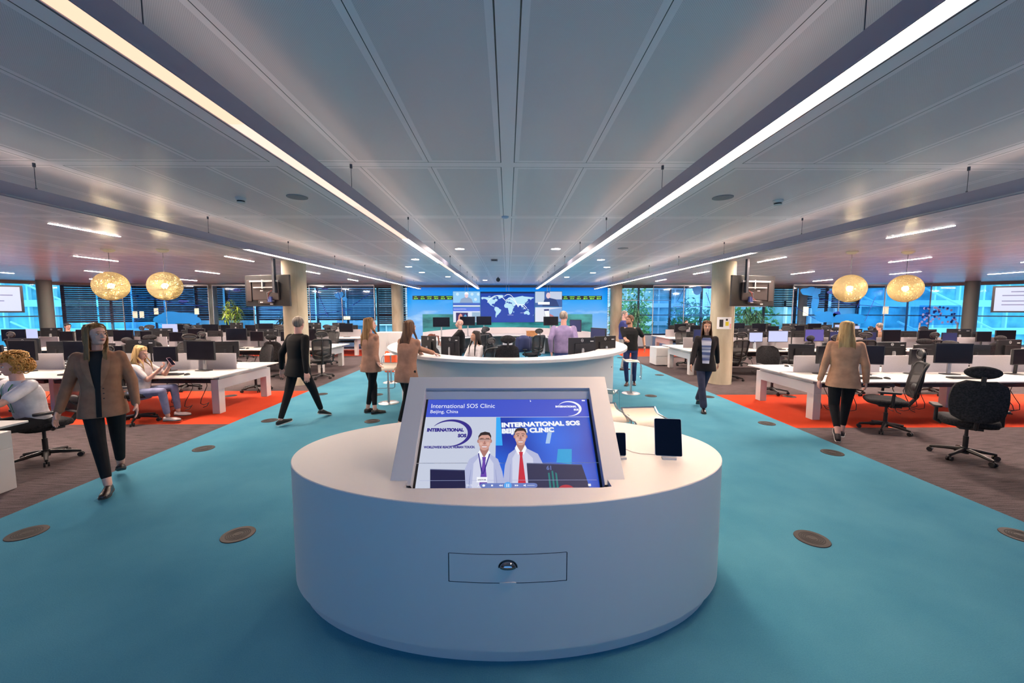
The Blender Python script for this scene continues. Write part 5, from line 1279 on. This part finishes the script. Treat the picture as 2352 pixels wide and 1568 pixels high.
def person(label, x, y, rz, h, top, bottom, shoes, hair, skin='fair', head=(0, 0), hands=None, feet=None, pelvis=None, lean=(0, 0), female=False,
           fine=False, sit=False, sleeves='long', curl=(.5, .5), legs=True, beard=False, extras=None, twist=0.0, palm=None, z0=0.0, width=1.0):
    """faces local -Y; hands and feet in WORLD coordinates (L = the person's left = local +X)"""
    t_ = thing('person', label, 'person', (x, y, z0), R(rz)); k = h/1.72
    inv = (Matrix.Translation((x, y, z0)) @ Matrix.Rotation(R(rz), 4, 'Z')).inverted()
    W = lambda p: inv @ Vector(p)
    pz = pelvis if pelvis is not None else .93*k
    lx, ly = lean
    P = Vector((0, 0, pz)); CH = P+Vector((lx*.6, ly*.6, .32*k)); NB = P+Vector((lx, ly, .50*k)); 
    hd0 = NB+Vector((lx*.15, ly*.2-.012, .155*k)); sw = (.150 if female else .182)*k*width
    TW = Matrix.Rotation(twist, 3, 'Z')
    sh = {sd_: NB+TW @ Vector((sg*sw, .005, -.065*k)) for sd_, sg in (('L', 1), ('R', -1))}
    hp = {sd_: P+Vector((sg*.088*k, 0, -.02)) for sd_, sg in (('L', 1), ('R', -1))}
    vx = .008 if fine else .011
    bodym = MB()
    # ---- torso core, neck
    bodym.cap(P, CH, .10*k, .11*k); bodym.cap(CH, NB-Vector((0, 0, .06)), .11*k, .07*k); bodym.cap(NB-Vector((0, 0, .06)), hd0-Vector((0, -.015, .06)), (.046 if female else .060)*k, (.042 if female else .054)*k)
    bodym.cap(sh['L'], sh['R'], .045*k, .045*k)
    arms = {}; legsd = {}
    for sd_, sg in (('L', 1), ('R', -1)):
        tgt = W(hands[sd_]) if hands and sd_ in hands else sh[sd_]+Vector((sg*.06, -.03, -.53*k))
        el_, wr = ik(sh[sd_], tgt, .285*k, .255*k, (sg*.30, 1.0, -.25)); arms[sd_] = (sh[sd_], el_, wr)
        bodym.cap(sh[sd_], el_, .046*k, .037*k); bodym.cap(el_, wr, .038*k, .025*k)
        if legs:
            ft = W(feet[sd_][:3]) if feet else hp[sd_]+Vector((sg*.02, -.42 if sit else 0, -hp[sd_].z))
            an = ft+Vector((0, .0, .085)); kn, an = ik(hp[sd_], an, .43*k, .42*k, (sg*.12, -1, .15)); legsd[sd_] = (hp[sd_], kn, an, ft)
            bodym.cap(hp[sd_], kn, .072*k, .05*k); bodym.cap(kn, an, .05*k, .034*k); 
    body = vox(bodym, vx, 3)
    # ---- head
    yaw_, pit = R(head[0]), R(head[1])
    HM = Matrix.Translation(hd0) @ Matrix.Rotation(yaw_, 4, 'Z') @ Matrix.Rotation(pit, 4, 'X')
    hk = .97*k if female else 1.02*k
    def hp_(p): return HM @ (Vector(p)*hk)
    hm = MB()
    def he(c_, r_): hm.ell(hp_(c_), tuple(v*hk for v in r_), 16, 10, HM.to_3x3().to_4x4())
    he((0, .012, .035), (.073, .092, .085)); he((0, -.028, -.02), (.058, .062, .082)); he((0, -.048, -.075), (.034, .034, .028)); he((0, -.01, -.06), (.052, .05, .045))
    hm.cap(hp_((0, -.086, .012)), hp_((0, -.108, -.022)), .008, .0125, 8); he((0, -.094, -.026), (.017, .012, .009))
    he((.027, -.062, -.022), (.023, .017, .022)); he((-.027, -.062, -.022), (.023, .017, .022)); hm.cap(hp_((-.032, -.083, .028)), hp_((.032, -.083, .028)), .009, .009, 8)
    he((0, -.088, -.050), (.021, .010, .0055)); he((0, -.086, -.059), (.018, .010, .006))
    for sg in (-1, 1): he((sg*.073, .012, -.004), (.010, .018, .030))
    hd_ = vox(hm, .0042 if fine else .0065, 4 if fine else 2, .45)
    body.add(hd_.v, hd_.f)
    for j, (sd_, sg) in enumerate((('L', 1), ('R', -1))):
        s_, e_, w_ = arms[sd_]; d = (w_-e_).normalized(); pn = Vector(palm[sd_]) if palm and sd_ in palm else Vector((-sg, -.25, 0))
        hh = hand_mb(w_, d, pn, curl[j], 1 if (d.cross(pn)).dot(Vector((0, -1, .3))) > 0 else -1, .92*k if female else 1.0*k, .0038 if fine else .0055)
        body.add(hh.v, hh.f)
    bo = obj('body', body, skinmat(skin), t_, smooth=180)
    # ---- face details
    ew = mat('eye_white', (.75, .73, .70), .3); ei = mat('eye_dark', (.02, .015, .012), .2); lipm = mat('lips', (.50, .14, .13) if female else (.42, .18, .15), .45)
    m = MB(); m2_ = MB(); m3 = MB()
    for sg in (-1, 1):
        m.ell(hp_((sg*.030, -.0800, .006)), (.0135*hk, .0075*hk, .0070*hk), 12, 8, HM.to_3x3().to_4x4()); m2_.ell(hp_((sg*.030, -.0862, .006)), (.0058*hk, .0028*hk, .0060*hk), 10, 6, HM.to_3x3().to_4x4())
        m2_.tube([hp_((sg*(.030-.0135), -.0850, .0095)), hp_((sg*.030, -.0885, .0138)), hp_((sg*(.030+.0135), -.0815, .0095))], .0014, 5)
        m3.tube([hp_((sg*.013, -.0935, .028)), hp_((sg*.028, -.0935, .033)), hp_((sg*.045, -.0830, .029))], [.0028, .0032, .0018], 6)
    for sg in (-1, 1):
        m = MB(); m.ell(hp_((sg*.030, -.0800, .006)), (.0135*hk, .0075*hk, .0070*hk), 12, 8, HM.to_3x3().to_4x4()); eo = obj('eye', m, ew, t_, smooth=180)
        m = MB(); m.ell(hp_((sg*.030, -.0862, .006)), (.0058*hk, .0028*hk, .0060*hk), 10, 6, HM.to_3x3().to_4x4()); m.tube([hp_((sg*(.030-.0135), -.0850, .0095)), hp_((sg*.030, -.0885, .0138)), hp_((sg*(.030+.0135), -.0815, .0095))], .0014, 5); obj('pupil', m, ei, eo, smooth=180)
    hname, hstyle = hair; hmt = hairmat(hname, *HAIR[hname]); 
    for sg in (-1, 1):
        m3 = MB(); m3.tube([hp_((sg*.013, -.0935, .028)), hp_((sg*.028, -.0935, .033)), hp_((sg*.045, -.0830, .029))], [.0028, .0032, .0018], 6); obj('eyebrow', m3, hmt, t_, smooth=180)
    m = MB(); m.tube([hp_((-.022, -.0895, -.054)), hp_((-.008, -.0985, -.0515)), hp_((0, -.0985, -.0525)), hp_((.008, -.0985, -.0515)), hp_((.022, -.0895, -.054))], [.001, .0035, .003, .0035, .001], 6); m.tube([hp_((-.018, -.0895, -.057)), hp_((0, -.0975, -.0595)), hp_((.018, -.0895, -.057))], [.001, .0042, .001], 6); obj('lips', m, lipm, t_, smooth=180)
    if beard:
        m = MB(); 
        for a in range(-8, 9):
            a_ = a/8; c_ = (.058*math.sin(a_*1.45), -.030-.045*math.cos(a_*1.45), -.062-.018*math.cos(a_*1.4)); m.ell(hp_(c_), (.016*hk, .014*hk, .022*hk), 8, 6)
        m.ell(hp_((0, -.090, -.040)), (.022*hk, .007*hk, .004*hk), 8, 6); bv = vox(m, .006, 1); obj('beard', bv, hairmat('brown', *HAIR['brown']), t_, smooth=180)
    # ---- hair
    rr = random.Random(int(h*1000+x*10)); m = MB()
    def cap_hair(th=.010, front=.038, low=-.02):
        mm = MB(); c0 = Vector((0, .012, .035)); n_, q_ = 28, 14; rows = []
        for j in range(q_+1):
            row = []
            for i in range(n_):
                a = 2*PI*i/n_; fr = -math.sin(a)      # 1 at the front
                tt = min(max((fr-.15)/.55, 0), 1); zmin = low+(front-low)*(tt*tt*(3-2*tt)); zmin = max(zmin, -.005) if abs(fr) < .35 and th < .0085 else zmin
                zz = zmin+(.085+.035+th-zmin)*math.sin(PI/2*j/q_); cz = (zz-.035)/(.085+th); rad = max(math.sqrt(max(0, 1-cz*cz)), .03)
                row.append(tuple(hp_(Vector((c0.x+(.073+th)*rad*math.cos(a), c0.y+(.092+th)*rad*math.sin(a), zz)))))
            rows.append(row)
        mm.loft(rows, cap=True); return mm
    def strand(p0, pts, r0, r1=.002, n=5):
        m.tube([p0]+pts, [r0]+[r0]*(len(pts)-1)+[r1], n)
    if hstyle != 'bald':
        c_ = cap_hair(*{'short': (.007, .072, -.045), 'long': (.007, .080, -.03), 'curly': (.014, .060, -.04), 'pony': (.008, .078, -.05), 'thin': (.003, .082, -.05)}[hstyle]); m.add(c_.v, c_.f)
    if hstyle in ('long', 'pony') or hstyle == 'curly':
        dn = Vector((0, 0, -1))
        N_ = 230 if fine else 130
        if hstyle == 'long':
            Lh = extras.get('hair_len', .40) if extras else .40
            for i in range(N_):
                a = PI*(-.11+1.22*i/(N_-1))+rr.uniform(-.03, .03)   # from one temple round the back to the other
                rx_, ry_ = .080, .100; st = hp_((rx_*math.cos(a)*.98, .012+ry_*math.sin(a), .055+rr.uniform(-.01, .03)))
                fy = rr.uniform(-.055, .06) if math.sin(a) < .45 else rr.uniform(.0, .09)
                tp = hp_((.006*(1 if math.cos(a) > 0 else -1), fy, .126-.9*max(0, abs(fy)-.02)**1.3*2))
                up1 = hp_((rx_*.78*math.cos(a), .012+ry_*.74*math.sin(a)+fy*.25, .108))
                L2 = Lh*rr.uniform(.82, 1.05); out2 = Vector((math.cos(a)*1.0, math.sin(a)*.9, 0)); out2 = HM.to_3x3() @ out2
                mid = hp_((rx_*1.06*math.cos(a), .012+ry_*1.06*math.sin(a), -.05)); end_x = mid+out2*.012+dn*L2*.45; sg = 1 if out2.x > 0 else -1
                # rest on the shoulders / back
                e1 = mid+out2*.006+dn*(L2*.40); e2 = mid+out2*.010+dn*(L2*.78)
                for e_ in (e1, e2):
                    loc_ = e_-NB
                    if loc_.z < .0:
                        if math.sin(a) > .05: e_.y = max(e_.y, NB.y+.095+(-loc_.z)*.10)
                        else: e_.y = min(e_.y, NB.y-.095-(-loc_.z)*.12)
                strand(tp, [up1, st, mid, mid.lerp(e1, .5)+out2*.003, e1, e2], rr.uniform(.0055, .0085), .0025, 5)
        if hstyle == 'pony':
            for i in range(60):
                a = 2*PI*i/60; st = hp_((.080*math.cos(a), .012+.098*math.sin(a), .05+.03*math.sin(a*3))); kn2 = hp_((0, .115, .055)); strand(st, [hp_((.05*math.cos(a), .10, .07+.03*math.sin(a))), kn2], .010, .008)
            kn2 = hp_((0, .125, .055))
            for i in range(16): strand(kn2, [kn2+Vector((rr.uniform(-.02, .02), .05, .0)), kn2+Vector((rr.uniform(-.03, .03), .07, -.12)), kn2+Vector((rr.uniform(-.03, .03), .05, -.20))], .012, .003)
        if hstyle == 'curly':
            for i in range(400):
                v = Vector((rr.gauss(0, 1), rr.gauss(0, 1), rr.gauss(0, 1))).normalized()
                if v.y < -.45 and v.z < .30: continue
                if v.z < -.75: continue
                c2 = Vector((v.x*.092, .02+v.y*.112, .03+v.z*.100 - (.05 if v.y > -.2 and abs(v.z) < .5 else 0)))
                u_ = v.orthogonal().normalized(); w2 = v.cross(u_); rad = rr.uniform(.014, .022)
                m.tube([hp_(c2+(u_*math.cos(t2)+w2*math.sin(t2))*rad+v*.006*t2) for t2 in [j*.8 for j in range(9)]], rr.uniform(.0045, .007), 5)
    if m.v: obj('hair', m, hmt, t_, smooth=180)
    # ---- clothes: torso rings
    def ring(z, rx, ry, n=32, yo=0):
        """z measured from pelvis in units of k"""
        v = max(0, min(1, z/.50)); c_ = Vector((lx*v, ly*v, 0)); pts = []; tw = twist*v
        for i in range(n):
            a = 2*PI*i/n; ca, sa = math.cos(a), math.sin(a); ex = .8
            px_ = rx*k*abs(ca)**ex*(1 if ca >= 0 else -1); py_ = ry*k*abs(sa)**ex*(1 if sa >= 0 else -1)+yo
            pts.append((c_.x+px_*math.cos(tw)-py_*math.sin(tw), c_.y+px_*math.sin(tw)+py_*math.cos(tw), pz+z*k))
        return pts
    style, col, cname = top
    wk = width
    prof = {'blazer': [(-.17, .192, .148), (-.10, .186, .144), (0, .168, .128), (.12, .146, .114), (.22, .152, .120), (.32, .168, .124), (.40, .176, .112), (.44, .176, .092), (.465, .148, .076), (.485, .100, .064), (.505, .062, .055)],
            'shirt': [(-.04, .162, .118), (0, .168, .125), (.12, .160, .118), (.22, .168, .122), (.32, .186, .128), (.40, .196, .112), (.44, .175, .085), (.47, .105, .066), (.50, .064, .058)],
            'tshirt': [(-.07, .158, .118), (0, .150, .115), (.12, .142, .108), (.22, .150, .115), (.32, .168, .122), (.40, .176, .105), (.44, .160, .080), (.465, .10, .066), (.485, .066, .060)]}[style]
    if not female and style != 'tshirt': prof = [(z, a*1.08, b_*1.04) for z, a, b_ in prof]
    if not female and style == 'tshirt': prof = [(z, a*1.12, b_*1.08) for z, a, b_ in prof]
    if sit: prof = [(z, a, b_*1.05) for z, a, b_ in prof if z >= (-.08 if style != 'blazer' else -.08)]
    prof = [(z, a*wk, b_*wk) for z, a, b_ in prof]
    m = MB(); rings = [ring(*q_) for q_ in prof]; m.loft(rings)
    for sd_ in 'LR':
        s_, e_, w_ = arms[sd_]; r0, r1, r2 = ((.058, .050, .037) if female else (.064, .054, .038)) if style == 'blazer' else (.062, .052, .036) if not female else (.050, .043, .033)
        if sleeves == 'short': m.cap(s_, s_.lerp(e_, .72), .066*k*(1 if not female else .88), .060*k*(1 if not female else .85))
        else: m.cap(s_, e_, r0*k, r1*k); m.cap(e_, e_.lerp(w_, .96), r1*k, r2*k)
    tm = cloth(cname, col)
    tb = vox(m, vx, 2, .5); obj({'blazer': 'blazer', 'shirt': 'shirt', 'tshirt': 'tshirt'}[style], tb, tm, t_, smooth=180)
    def patch(name, m_, fn, z_a, z_b, off, th=.004, n=14):
        """strip lying on the front of the torso; fn(v) -> (x left, x right) in metres, v 0 bottom 1 top"""
        mm = MB(); rows = []
        for j in range(n+1):
            v = j/n; z = z_a+(z_b-z_a)*v
            for q_ in range(len(prof)-1):
                if prof[q_][0] <= z <= prof[q_+1][0] or q_ == len(prof)-2: 
                    f_ = (z-prof[q_][0])/(prof[q_+1][0]-prof[q_][0]); f_ = max(0, min(1, f_)); rx_ = prof[q_][1]*(1-f_)+prof[q_+1][1]*f_; ry_ = prof[q_][2]*(1-f_)+prof[q_+1][2]*f_; break
            xl, xr = fn(v); row = []; back = []
            vv = max(0, min(1, z/.50))
            for i in range(7):
                xx = xl+(xr-xl)*i/6; u_ = min(abs(xx)/(rx_*k), .97); ca = u_**(1/.8); sa = math.sqrt(max(0, 1-ca*ca)); yy = -(ry_*k*sa**.8)-off
                tw = twist*vv; p = Vector((xx*math.cos(tw)-yy*math.sin(tw)+lx*vv, xx*math.sin(tw)+yy*math.cos(tw)+ly*vv, pz+z*k)); nrm = Vector((math.sin(tw), -math.cos(tw), 0)); row.append(tuple(p)); back.append(tuple(p-nrm*th*-1-nrm*(-th)-nrm*th*2))
            rows.append(row+back[::-1])
        mm.loft(rows); return obj(name, mm, m_, t_, smooth=60)
    if style == 'blazer' and extras and extras.get('front', True):
        inner_m = extras.get('inner', mat('top_black', (.008, .008, .009), .8))
        patch('inner_top', inner_m, lambda v: (-.020-.052*max(0, (v-.45))/.40, .020+.052*max(0, (v-.45))/.40) if v < .85 else (-.072+.10*(v-.85), .072-.10*(v-.85)), -.16 if not sit else -.02, .497, .005)
        lap = cloth(cname+'_lapel', tuple(c_*1.15 for c_ in col))
        patch('lapel', lap, lambda v: (.024+.030*v, .030+.075*math.sin(PI*min(1, v*1.0)*.62)), .15, .475, .013, .007)
        patch('lapel', lap, lambda v: (-(.030+.075*math.sin(PI*min(1, v*1.0)*.62)), -(.024+.030*v)), .15, .475, .013, .007)
        mm = MB()
        bm_ = mat('button_dark', (.03, .02, .02), .4)
        for zz in (.02, .07, .12):
            patch('button', bm_, lambda v: (.036, .048), zz, zz+.010, .016, .006, 2)
    if extras and extras.get('print'):
        patch('shirt_print', extras['print'], lambda v: (-.055, .055), .05, .40, .010, .003)
    if extras and extras.get('opening'):
        patch('inner_top', extras['opening'], lambda v: (-.055-.03*v, .055+.03*v) if v < .93 else (-.06, .06), -.02, .46, .006)
    if extras and extras.get('lanyard'):
        lm_ = extras['lanyard']
        for sg in (-1, 1): patch('lanyard', lm_, lambda v, sg=sg: tuple(sorted((sg*(.004+.062*v), sg*(.014+.070*v)))), .12, .455, .012, .003)
    # ---- trousers
    if legs:
        bcol, bname, flare = bottom; m = MB(); m.loft([ring(-.13, .150*wk, .115*wk), ring(-.05, .160*wk, .118*wk), ring(.03, .148*wk, .108*wk), ring(.07, .135*wk, .10*wk)])
        cr_ = extras.get('crop', .92) if extras else .92
        for sd_ in 'LR':
            hpt, kn, an, ft = legsd[sd_]; m.cap(hpt, kn, .088*k*wk, .062*k*wk); m.cap(kn, kn.lerp(an, cr_), .062*k*wk, (.043+flare)*k)
        if sit:
            for sd_ in 'LR': m.ell(legsd[sd_][0]+Vector((0, .03, -.02)), (.10, .11, .09))
        obj('trousers', vox(m, vx, 2), cloth(bname, bcol), t_, smooth=180)
        scol, sname, skind = shoes
        for sd_, sg in (('L', 1), ('R', -1)):
            hpt, kn, an, ft = legsd[sd_]; yaw2 = R(feet[sd_][3]) if feet and len(feet[sd_]) > 3 else 0; pit2 = R(feet[sd_][4]) if feet and len(feet[sd_]) > 4 else 0
            base = an-Vector((0, 0, .085))
            # pitch about the toe for a lifted heel
            F = Matrix.Translation(base) @ Matrix.Rotation(yaw2, 4, 'Z') @ Matrix.Rotation(pit2, 4, 'X'); m = MB(); ms_ = MB()
            sec = [(.062, .022, .050, .0), (.045, .033, .058, 0), (.0, .036, .075 if skind != 'flat' else .055, 0), (-.05, .036, .062 if skind != 'flat' else .042, 0), (-.10, .043, .044, 0), (-.145, .042, .034, 0), (-.178, .028, .026, .0), (-.188, .010, .020, .0)]
            rg = [[(w2*math.cos(a), yy, .014+(hh-.0)*max(0, math.sin(a))**.8) if math.sin(a) > 0 else (w2*math.cos(a), yy, .012) for a in [2*PI*i/16 for i in range(16)]] for yy, w2, hh, _ in sec]
            m.loft(rg, M=F); so = obj('shoe', m, mat('shoe_'+sname, scol, .25 if skind != 'sneaker' else .7), t_, smooth=60)
            ms_.prism([(w2*1.06*sgn, yy*1.02) for sgn, lst in ((1, sec), (-1, sec[::-1])) for yy, w2, hh, _ in lst], 0, .014, F); obj('sole', ms_, mat('sole_white', (.62, .60, .56), .6) if skind == 'sneaker' else mat('sole_dark', (.03, .03, .03), .6), so)
            if skind != 'flat': pass
            m = MB(); 
    return t_
blz = (.33, .16, .095); tan_ = (.50, .27, .165)
blk = ((.006, .006, .008), 'black_trousers', .0)
BLKS = ((.012, .010, .010), 'black', 'flat')
person('woman walking toward the viewer at left in a brown blazer, head turned aside', -4.18, 4.05, 33, 1.73, ('blazer', blz, 'brown_wool'), blk, ((.02, .012, .012), 'loafer', 'loafer'), ('dkblonde', 'long'), 'fair', head=(42, -4),
       hands={'R': (-4.39, 3.83, .86), 'L': (-3.94, 4.15, .86)}, feet={'R': (-3.98, 3.84, 0, 0), 'L': (-4.36, 4.36, .02, 10, -22)}, female=True, fine=True, curl=(.35, .35), extras={'crop': .80, 'hair_len': .36}, lean=(.0, -.02))
person('young man with curly blond hair seated at the left edge, white t-shirt, green lanyard', -5.66, 4.68, -14, 1.76, ('tshirt', (.78, .74, .76), 'white_cotton'), ((.02, .02, .024), 'dark_trousers', .0), ((.01, .01, .01), 'sneak', 'sneaker'), ('curly', 'curly'), 'fair',
       head=(-6, 8), sit=True, pelvis=.54, hands={'L': (-5.62, 4.06, .765), 'R': (-5.90, 4.08, .765)}, feet={'L': (-5.60, 4.22, .03, 0), 'R': (-5.86, 4.24, .03, 0)}, fine=True, sleeves='short', extras={'lanyard': mat('lanyard_green', (.01, .28, .06), .6)}, lean=(0, -.10))
person('blonde woman in a white t-shirt seated at the left desk, looking at her phone', -6.02, 6.44, 96, 1.66, ('tshirt', (.74, .68, .70), 'white_cotton2'), ((.20, .22, .36), 'pale_jeans', .004), ((.55, .45, .42), 'pale', 'flat'), ('blonde', 'long'), 'fair',
       head=(-4, 18), sit=True, pelvis=.51, hands={'L': (-5.66, 6.60, .90), 'R': (-5.68, 6.44, .88)}, feet={'L': (-5.58, 6.62, .06, 0), 'R': (-5.54, 6.36, .04, 0)}, female=True, fine=True, sleeves='short', curl=(1.0, .9), extras={'hair_len': .30, 'crop': .85}, lean=(0, -.03), palm={'L': (0, -.5, .8), 'R': (0, -.4, .8)})
t_ = thing('smartphone', 'smartphone held up by the seated blonde woman', 'phone', (-5.58, 6.54, .99), R(90)); m = MB(); m.prism(rect_round(.075, .15, .01, 3), -.004, .004, Matrix.Rotation(R(55), 4, 'X')); obj('casing', m, mat('phone_pink', (.45, .25, .30), .3), t_); m = MB(); m.prism(rect_round(.068, .14, .008, 3), .004, .005, Matrix.Rotation(R(55), 4, 'X')); obj('display', m, mat('glass_black', (0, 0, 0)), t_)
person('man in long black jacket and dark sneakers walking away on the aisle', -3.42, 6.40, 150, 1.75, ('blazer', (.006, .006, .007), 'black_wool'), blk, ((.02, .016, .014), 'sneak', 'sneaker'), ('grey', 'short'), 'pink', head=(30, 0),
       hands={'R': (-3.18, 6.20, .84), 'L': (-3.74, 6.50, .88)}, feet={'R': (-3.20, 6.70, .02, 0, 16), 'L': (-3.60, 6.14, .0, 0, -6)}, lean=(0, -.03), extras={'front': False}, width=1.05)
person('woman in a brown blazer standing with her back turned, left of the bar stools', -2.42, 6.93, 150, 1.72, ('blazer', (.36, .19, .13), 'brown_wool2'), blk, ((.015, .012, .012), 'loafer2', 'loafer'), ('dkblonde', 'long'), 'fair', head=(-28, 0),
       hands={'R': (-2.62, 7.02, .82), 'L': (-2.17, 6.78, .80)}, feet={'L': (-2.36, 6.90, 0, -28), 'R': (-2.52, 7.0, 0, -20)}, female=True, extras={'crop': .78, 'hair_len': .40, 'front': False}, fine=True)
person('woman in a brown blazer leaning on the left part of the reception counter', -1.55, 5.98, 155, 1.70, ('blazer', (.34, .18, .125), 'brown_wool3'), blk, BLKS, ('brown', 'long'), 'fair', head=(-10, 0),
       hands={'R': (-1.45, 6.52, 1.125), 'L': (-1.12, 6.32, 1.125)}, feet={'L': (-1.48, 5.98, 0, 0), 'R': (-1.66, 5.92, 0, 0)}, female=True, extras={'crop': .8, 'hair_len': .42, 'front': False}, lean=(0, -.08), palm={'L': (0, 0, -1), 'R': (0, 0, -1)})
person('woman with reddish ponytail seated inside the reception, seen in profile', -1.52, 8.35, -95, 1.62, ('tshirt', (.03, .03, .04), 'dark_top'), ((.02, .02, .03), 'dark_trousers', .0), BLKS, ('red', 'pony'), 'pink', head=(0, 10), sit=True, pelvis=.60, female=True,
       hands={'L': (-1.92, 8.25, .80), 'R': (-1.92, 8.45, .80)}, lean=(0, -.08))
person('bald man in a black jacket inside the reception, looking left', -1.22, 10.1, -75, 1.60, ('shirt', (.008, .008, .01), 'black_jacket'), blk, BLKS, ('grey', 'bald'), 'fair', head=(-8, -3), hands={'L': (-1.6, 9.8, 1.0), 'R': (-1.65, 10.15, 1.0)})
person('woman with long black hair and a white top seated inside the reception, smiling', -.66, 8.10, -38, 1.66, ('tshirt', (.75, .72, .74), 'white_blouse'), ((.02, .02, .03), 'dark_trousers', .0), BLKS, ('black', 'long'), 'tan', head=(-22, 0), sit=True, pelvis=.66, female=True,
       hands={'L': (-.78, 7.72, .86), 'R': (-.98, 7.85, .86)}, extras={'hair_len': .42})
person('man in a purple shirt and blue trousers standing with his back turned in the reception', 1.16, 8.15, 172, 1.83, ('shirt', (.22, .18, .33), 'purple_cotton'), ((.03, .06, .20), 'blue_trousers', .004), ((.05, .02, .015), 'brown', 'loafer'), ('grey', 'thin'), 'pink', head=(-22, 0), width=1.04,
       hands={'R': (1.40, 8.10, .95), 'L': (.90, 8.08, .98)}, lean=(0, -.02))
person('man in a black t-shirt and jeans leaning on the right end of the counter', 3.0, 9.52, -28, 1.72, ('tshirt', (.010, .011, .012), 'black_cotton'), ((.018, .03, .10), 'dark_jeans', .003), ((.07, .025, .012), 'brown', 'loafer'), ('brown', 'short'), 'tan', head=(-38, 0), beard=True,
       hands={'R': (2.80, 9.20, 1.13), 'L': (3.30, 9.42, .95)}, feet={'R': (2.92, 9.5, 0, 0), 'L': (3.12, 9.58, 0, 12)}, sleeves='short', lean=(-.03, 0), fine=True, palm={'R': (0, 0, -1)})
t_ = thing('wristwatch', 'dark wristwatch on the left wrist of the man in black t-shirt', 'watch', (3.30, 9.42, .97)); m = MB(); m.tube([(.034*math.cos(a), .034*math.sin(a), 0) for a in [2*PI*i/16 for i in range(18)]], .006, 6, cap=False); obj('strap', m, black, t_); m = MB(); m.box((0, -.036, 0), (.03, .01, .03)); obj('case', m, black, t_, bevel=.003)
person('grey haired man in dark blue sweater behind the man in black t-shirt', 3.52, 11.9, 60, 1.82, ('shirt', (.03, .04, .17), 'navy_knit'), ((.34, .30, .27), 'beige_trousers', .006), ((.04, .03, .02), 'brown', 'loafer'), ('grey', 'thin'), 'pink', head=(0, 14), hands={'L': (3.75, 11.9, 1.02), 'R': (3.68, 11.62, 1.02)})
person('woman in a black blazer over a patterned top walking toward the viewer', 3.62, 7.12, -24, 1.66, ('blazer', (.010, .008, .010), 'black_blazer'), ((.035, .04, .075), 'dark_jeans2', .022), ((.015, .01, .01), 'loafer3', 'loafer'), ('brown', 'long'), 'tan', head=(4, 0),
       hands={'R': (3.30, 6.98, .86), 'L': (3.92, 7.25, .84)}, feet={'R': (3.55, 6.98, 0, 0), 'L': (3.66, 7.42, .03, 5, -25)}, female=True, extras={'front': False, 'opening': noisy('patterned_top', (.10, .13, .28), (.62, .60, .68), 1.2, (.5, .5, 9), .8, lo=.45, hi=.55), 'hair_len': .26}, lean=(0, -.02))
person('woman in a light brown blazer walking away on the right, long blonde hair', 4.80, 5.52, 148, 1.70, ('blazer', tan_, 'tan_wool'), blk, ((.02, .012, .015), 'slipon', 'sneaker'), ('blonde', 'long'), 'pink', head=(0, 0),
       hands={'R': (5.02, 5.40, .84), 'L': (4.575, 5.66, .82)}, feet={'R': (4.90, 5.60, 0, -8), 'L': (4.62, 5.34, .05, 0, -34)}, female=True, extras={'crop': .76, 'hair_len': .38, 'front': False}, fine=True, curl=(.7, .7), width=1.06)
person('person with dark hair seated far behind, right of the man in black t-shirt', 7.9, 17.36, 0, 1.66, ('tshirt', (.25, .12, .14), 'maroon'), blk, BLKS, ('brown', 'short'), 'pink', sit=True, pelvis=.60)
person('person with short hair and brown top seated at a glowing monitor, far right', 12.3, 12.9, 160, 1.72, ('tshirt', (.22, .12, .08), 'brown_top'), blk, BLKS, ('grey', 'short'), 'pink', sit=True, pelvis=.62, head=(20, 0))
person('dark haired person seated far left behind the black monitors', -15.0, 13.6, 60, 1.66, ('tshirt', (.22, .22, .20), 'olive_top'), blk, BLKS, ('black', 'short'), 'pink', sit=True, pelvis=.62, head=(10, 10))
#PEOPLE_END
for p in protos: kill(p)
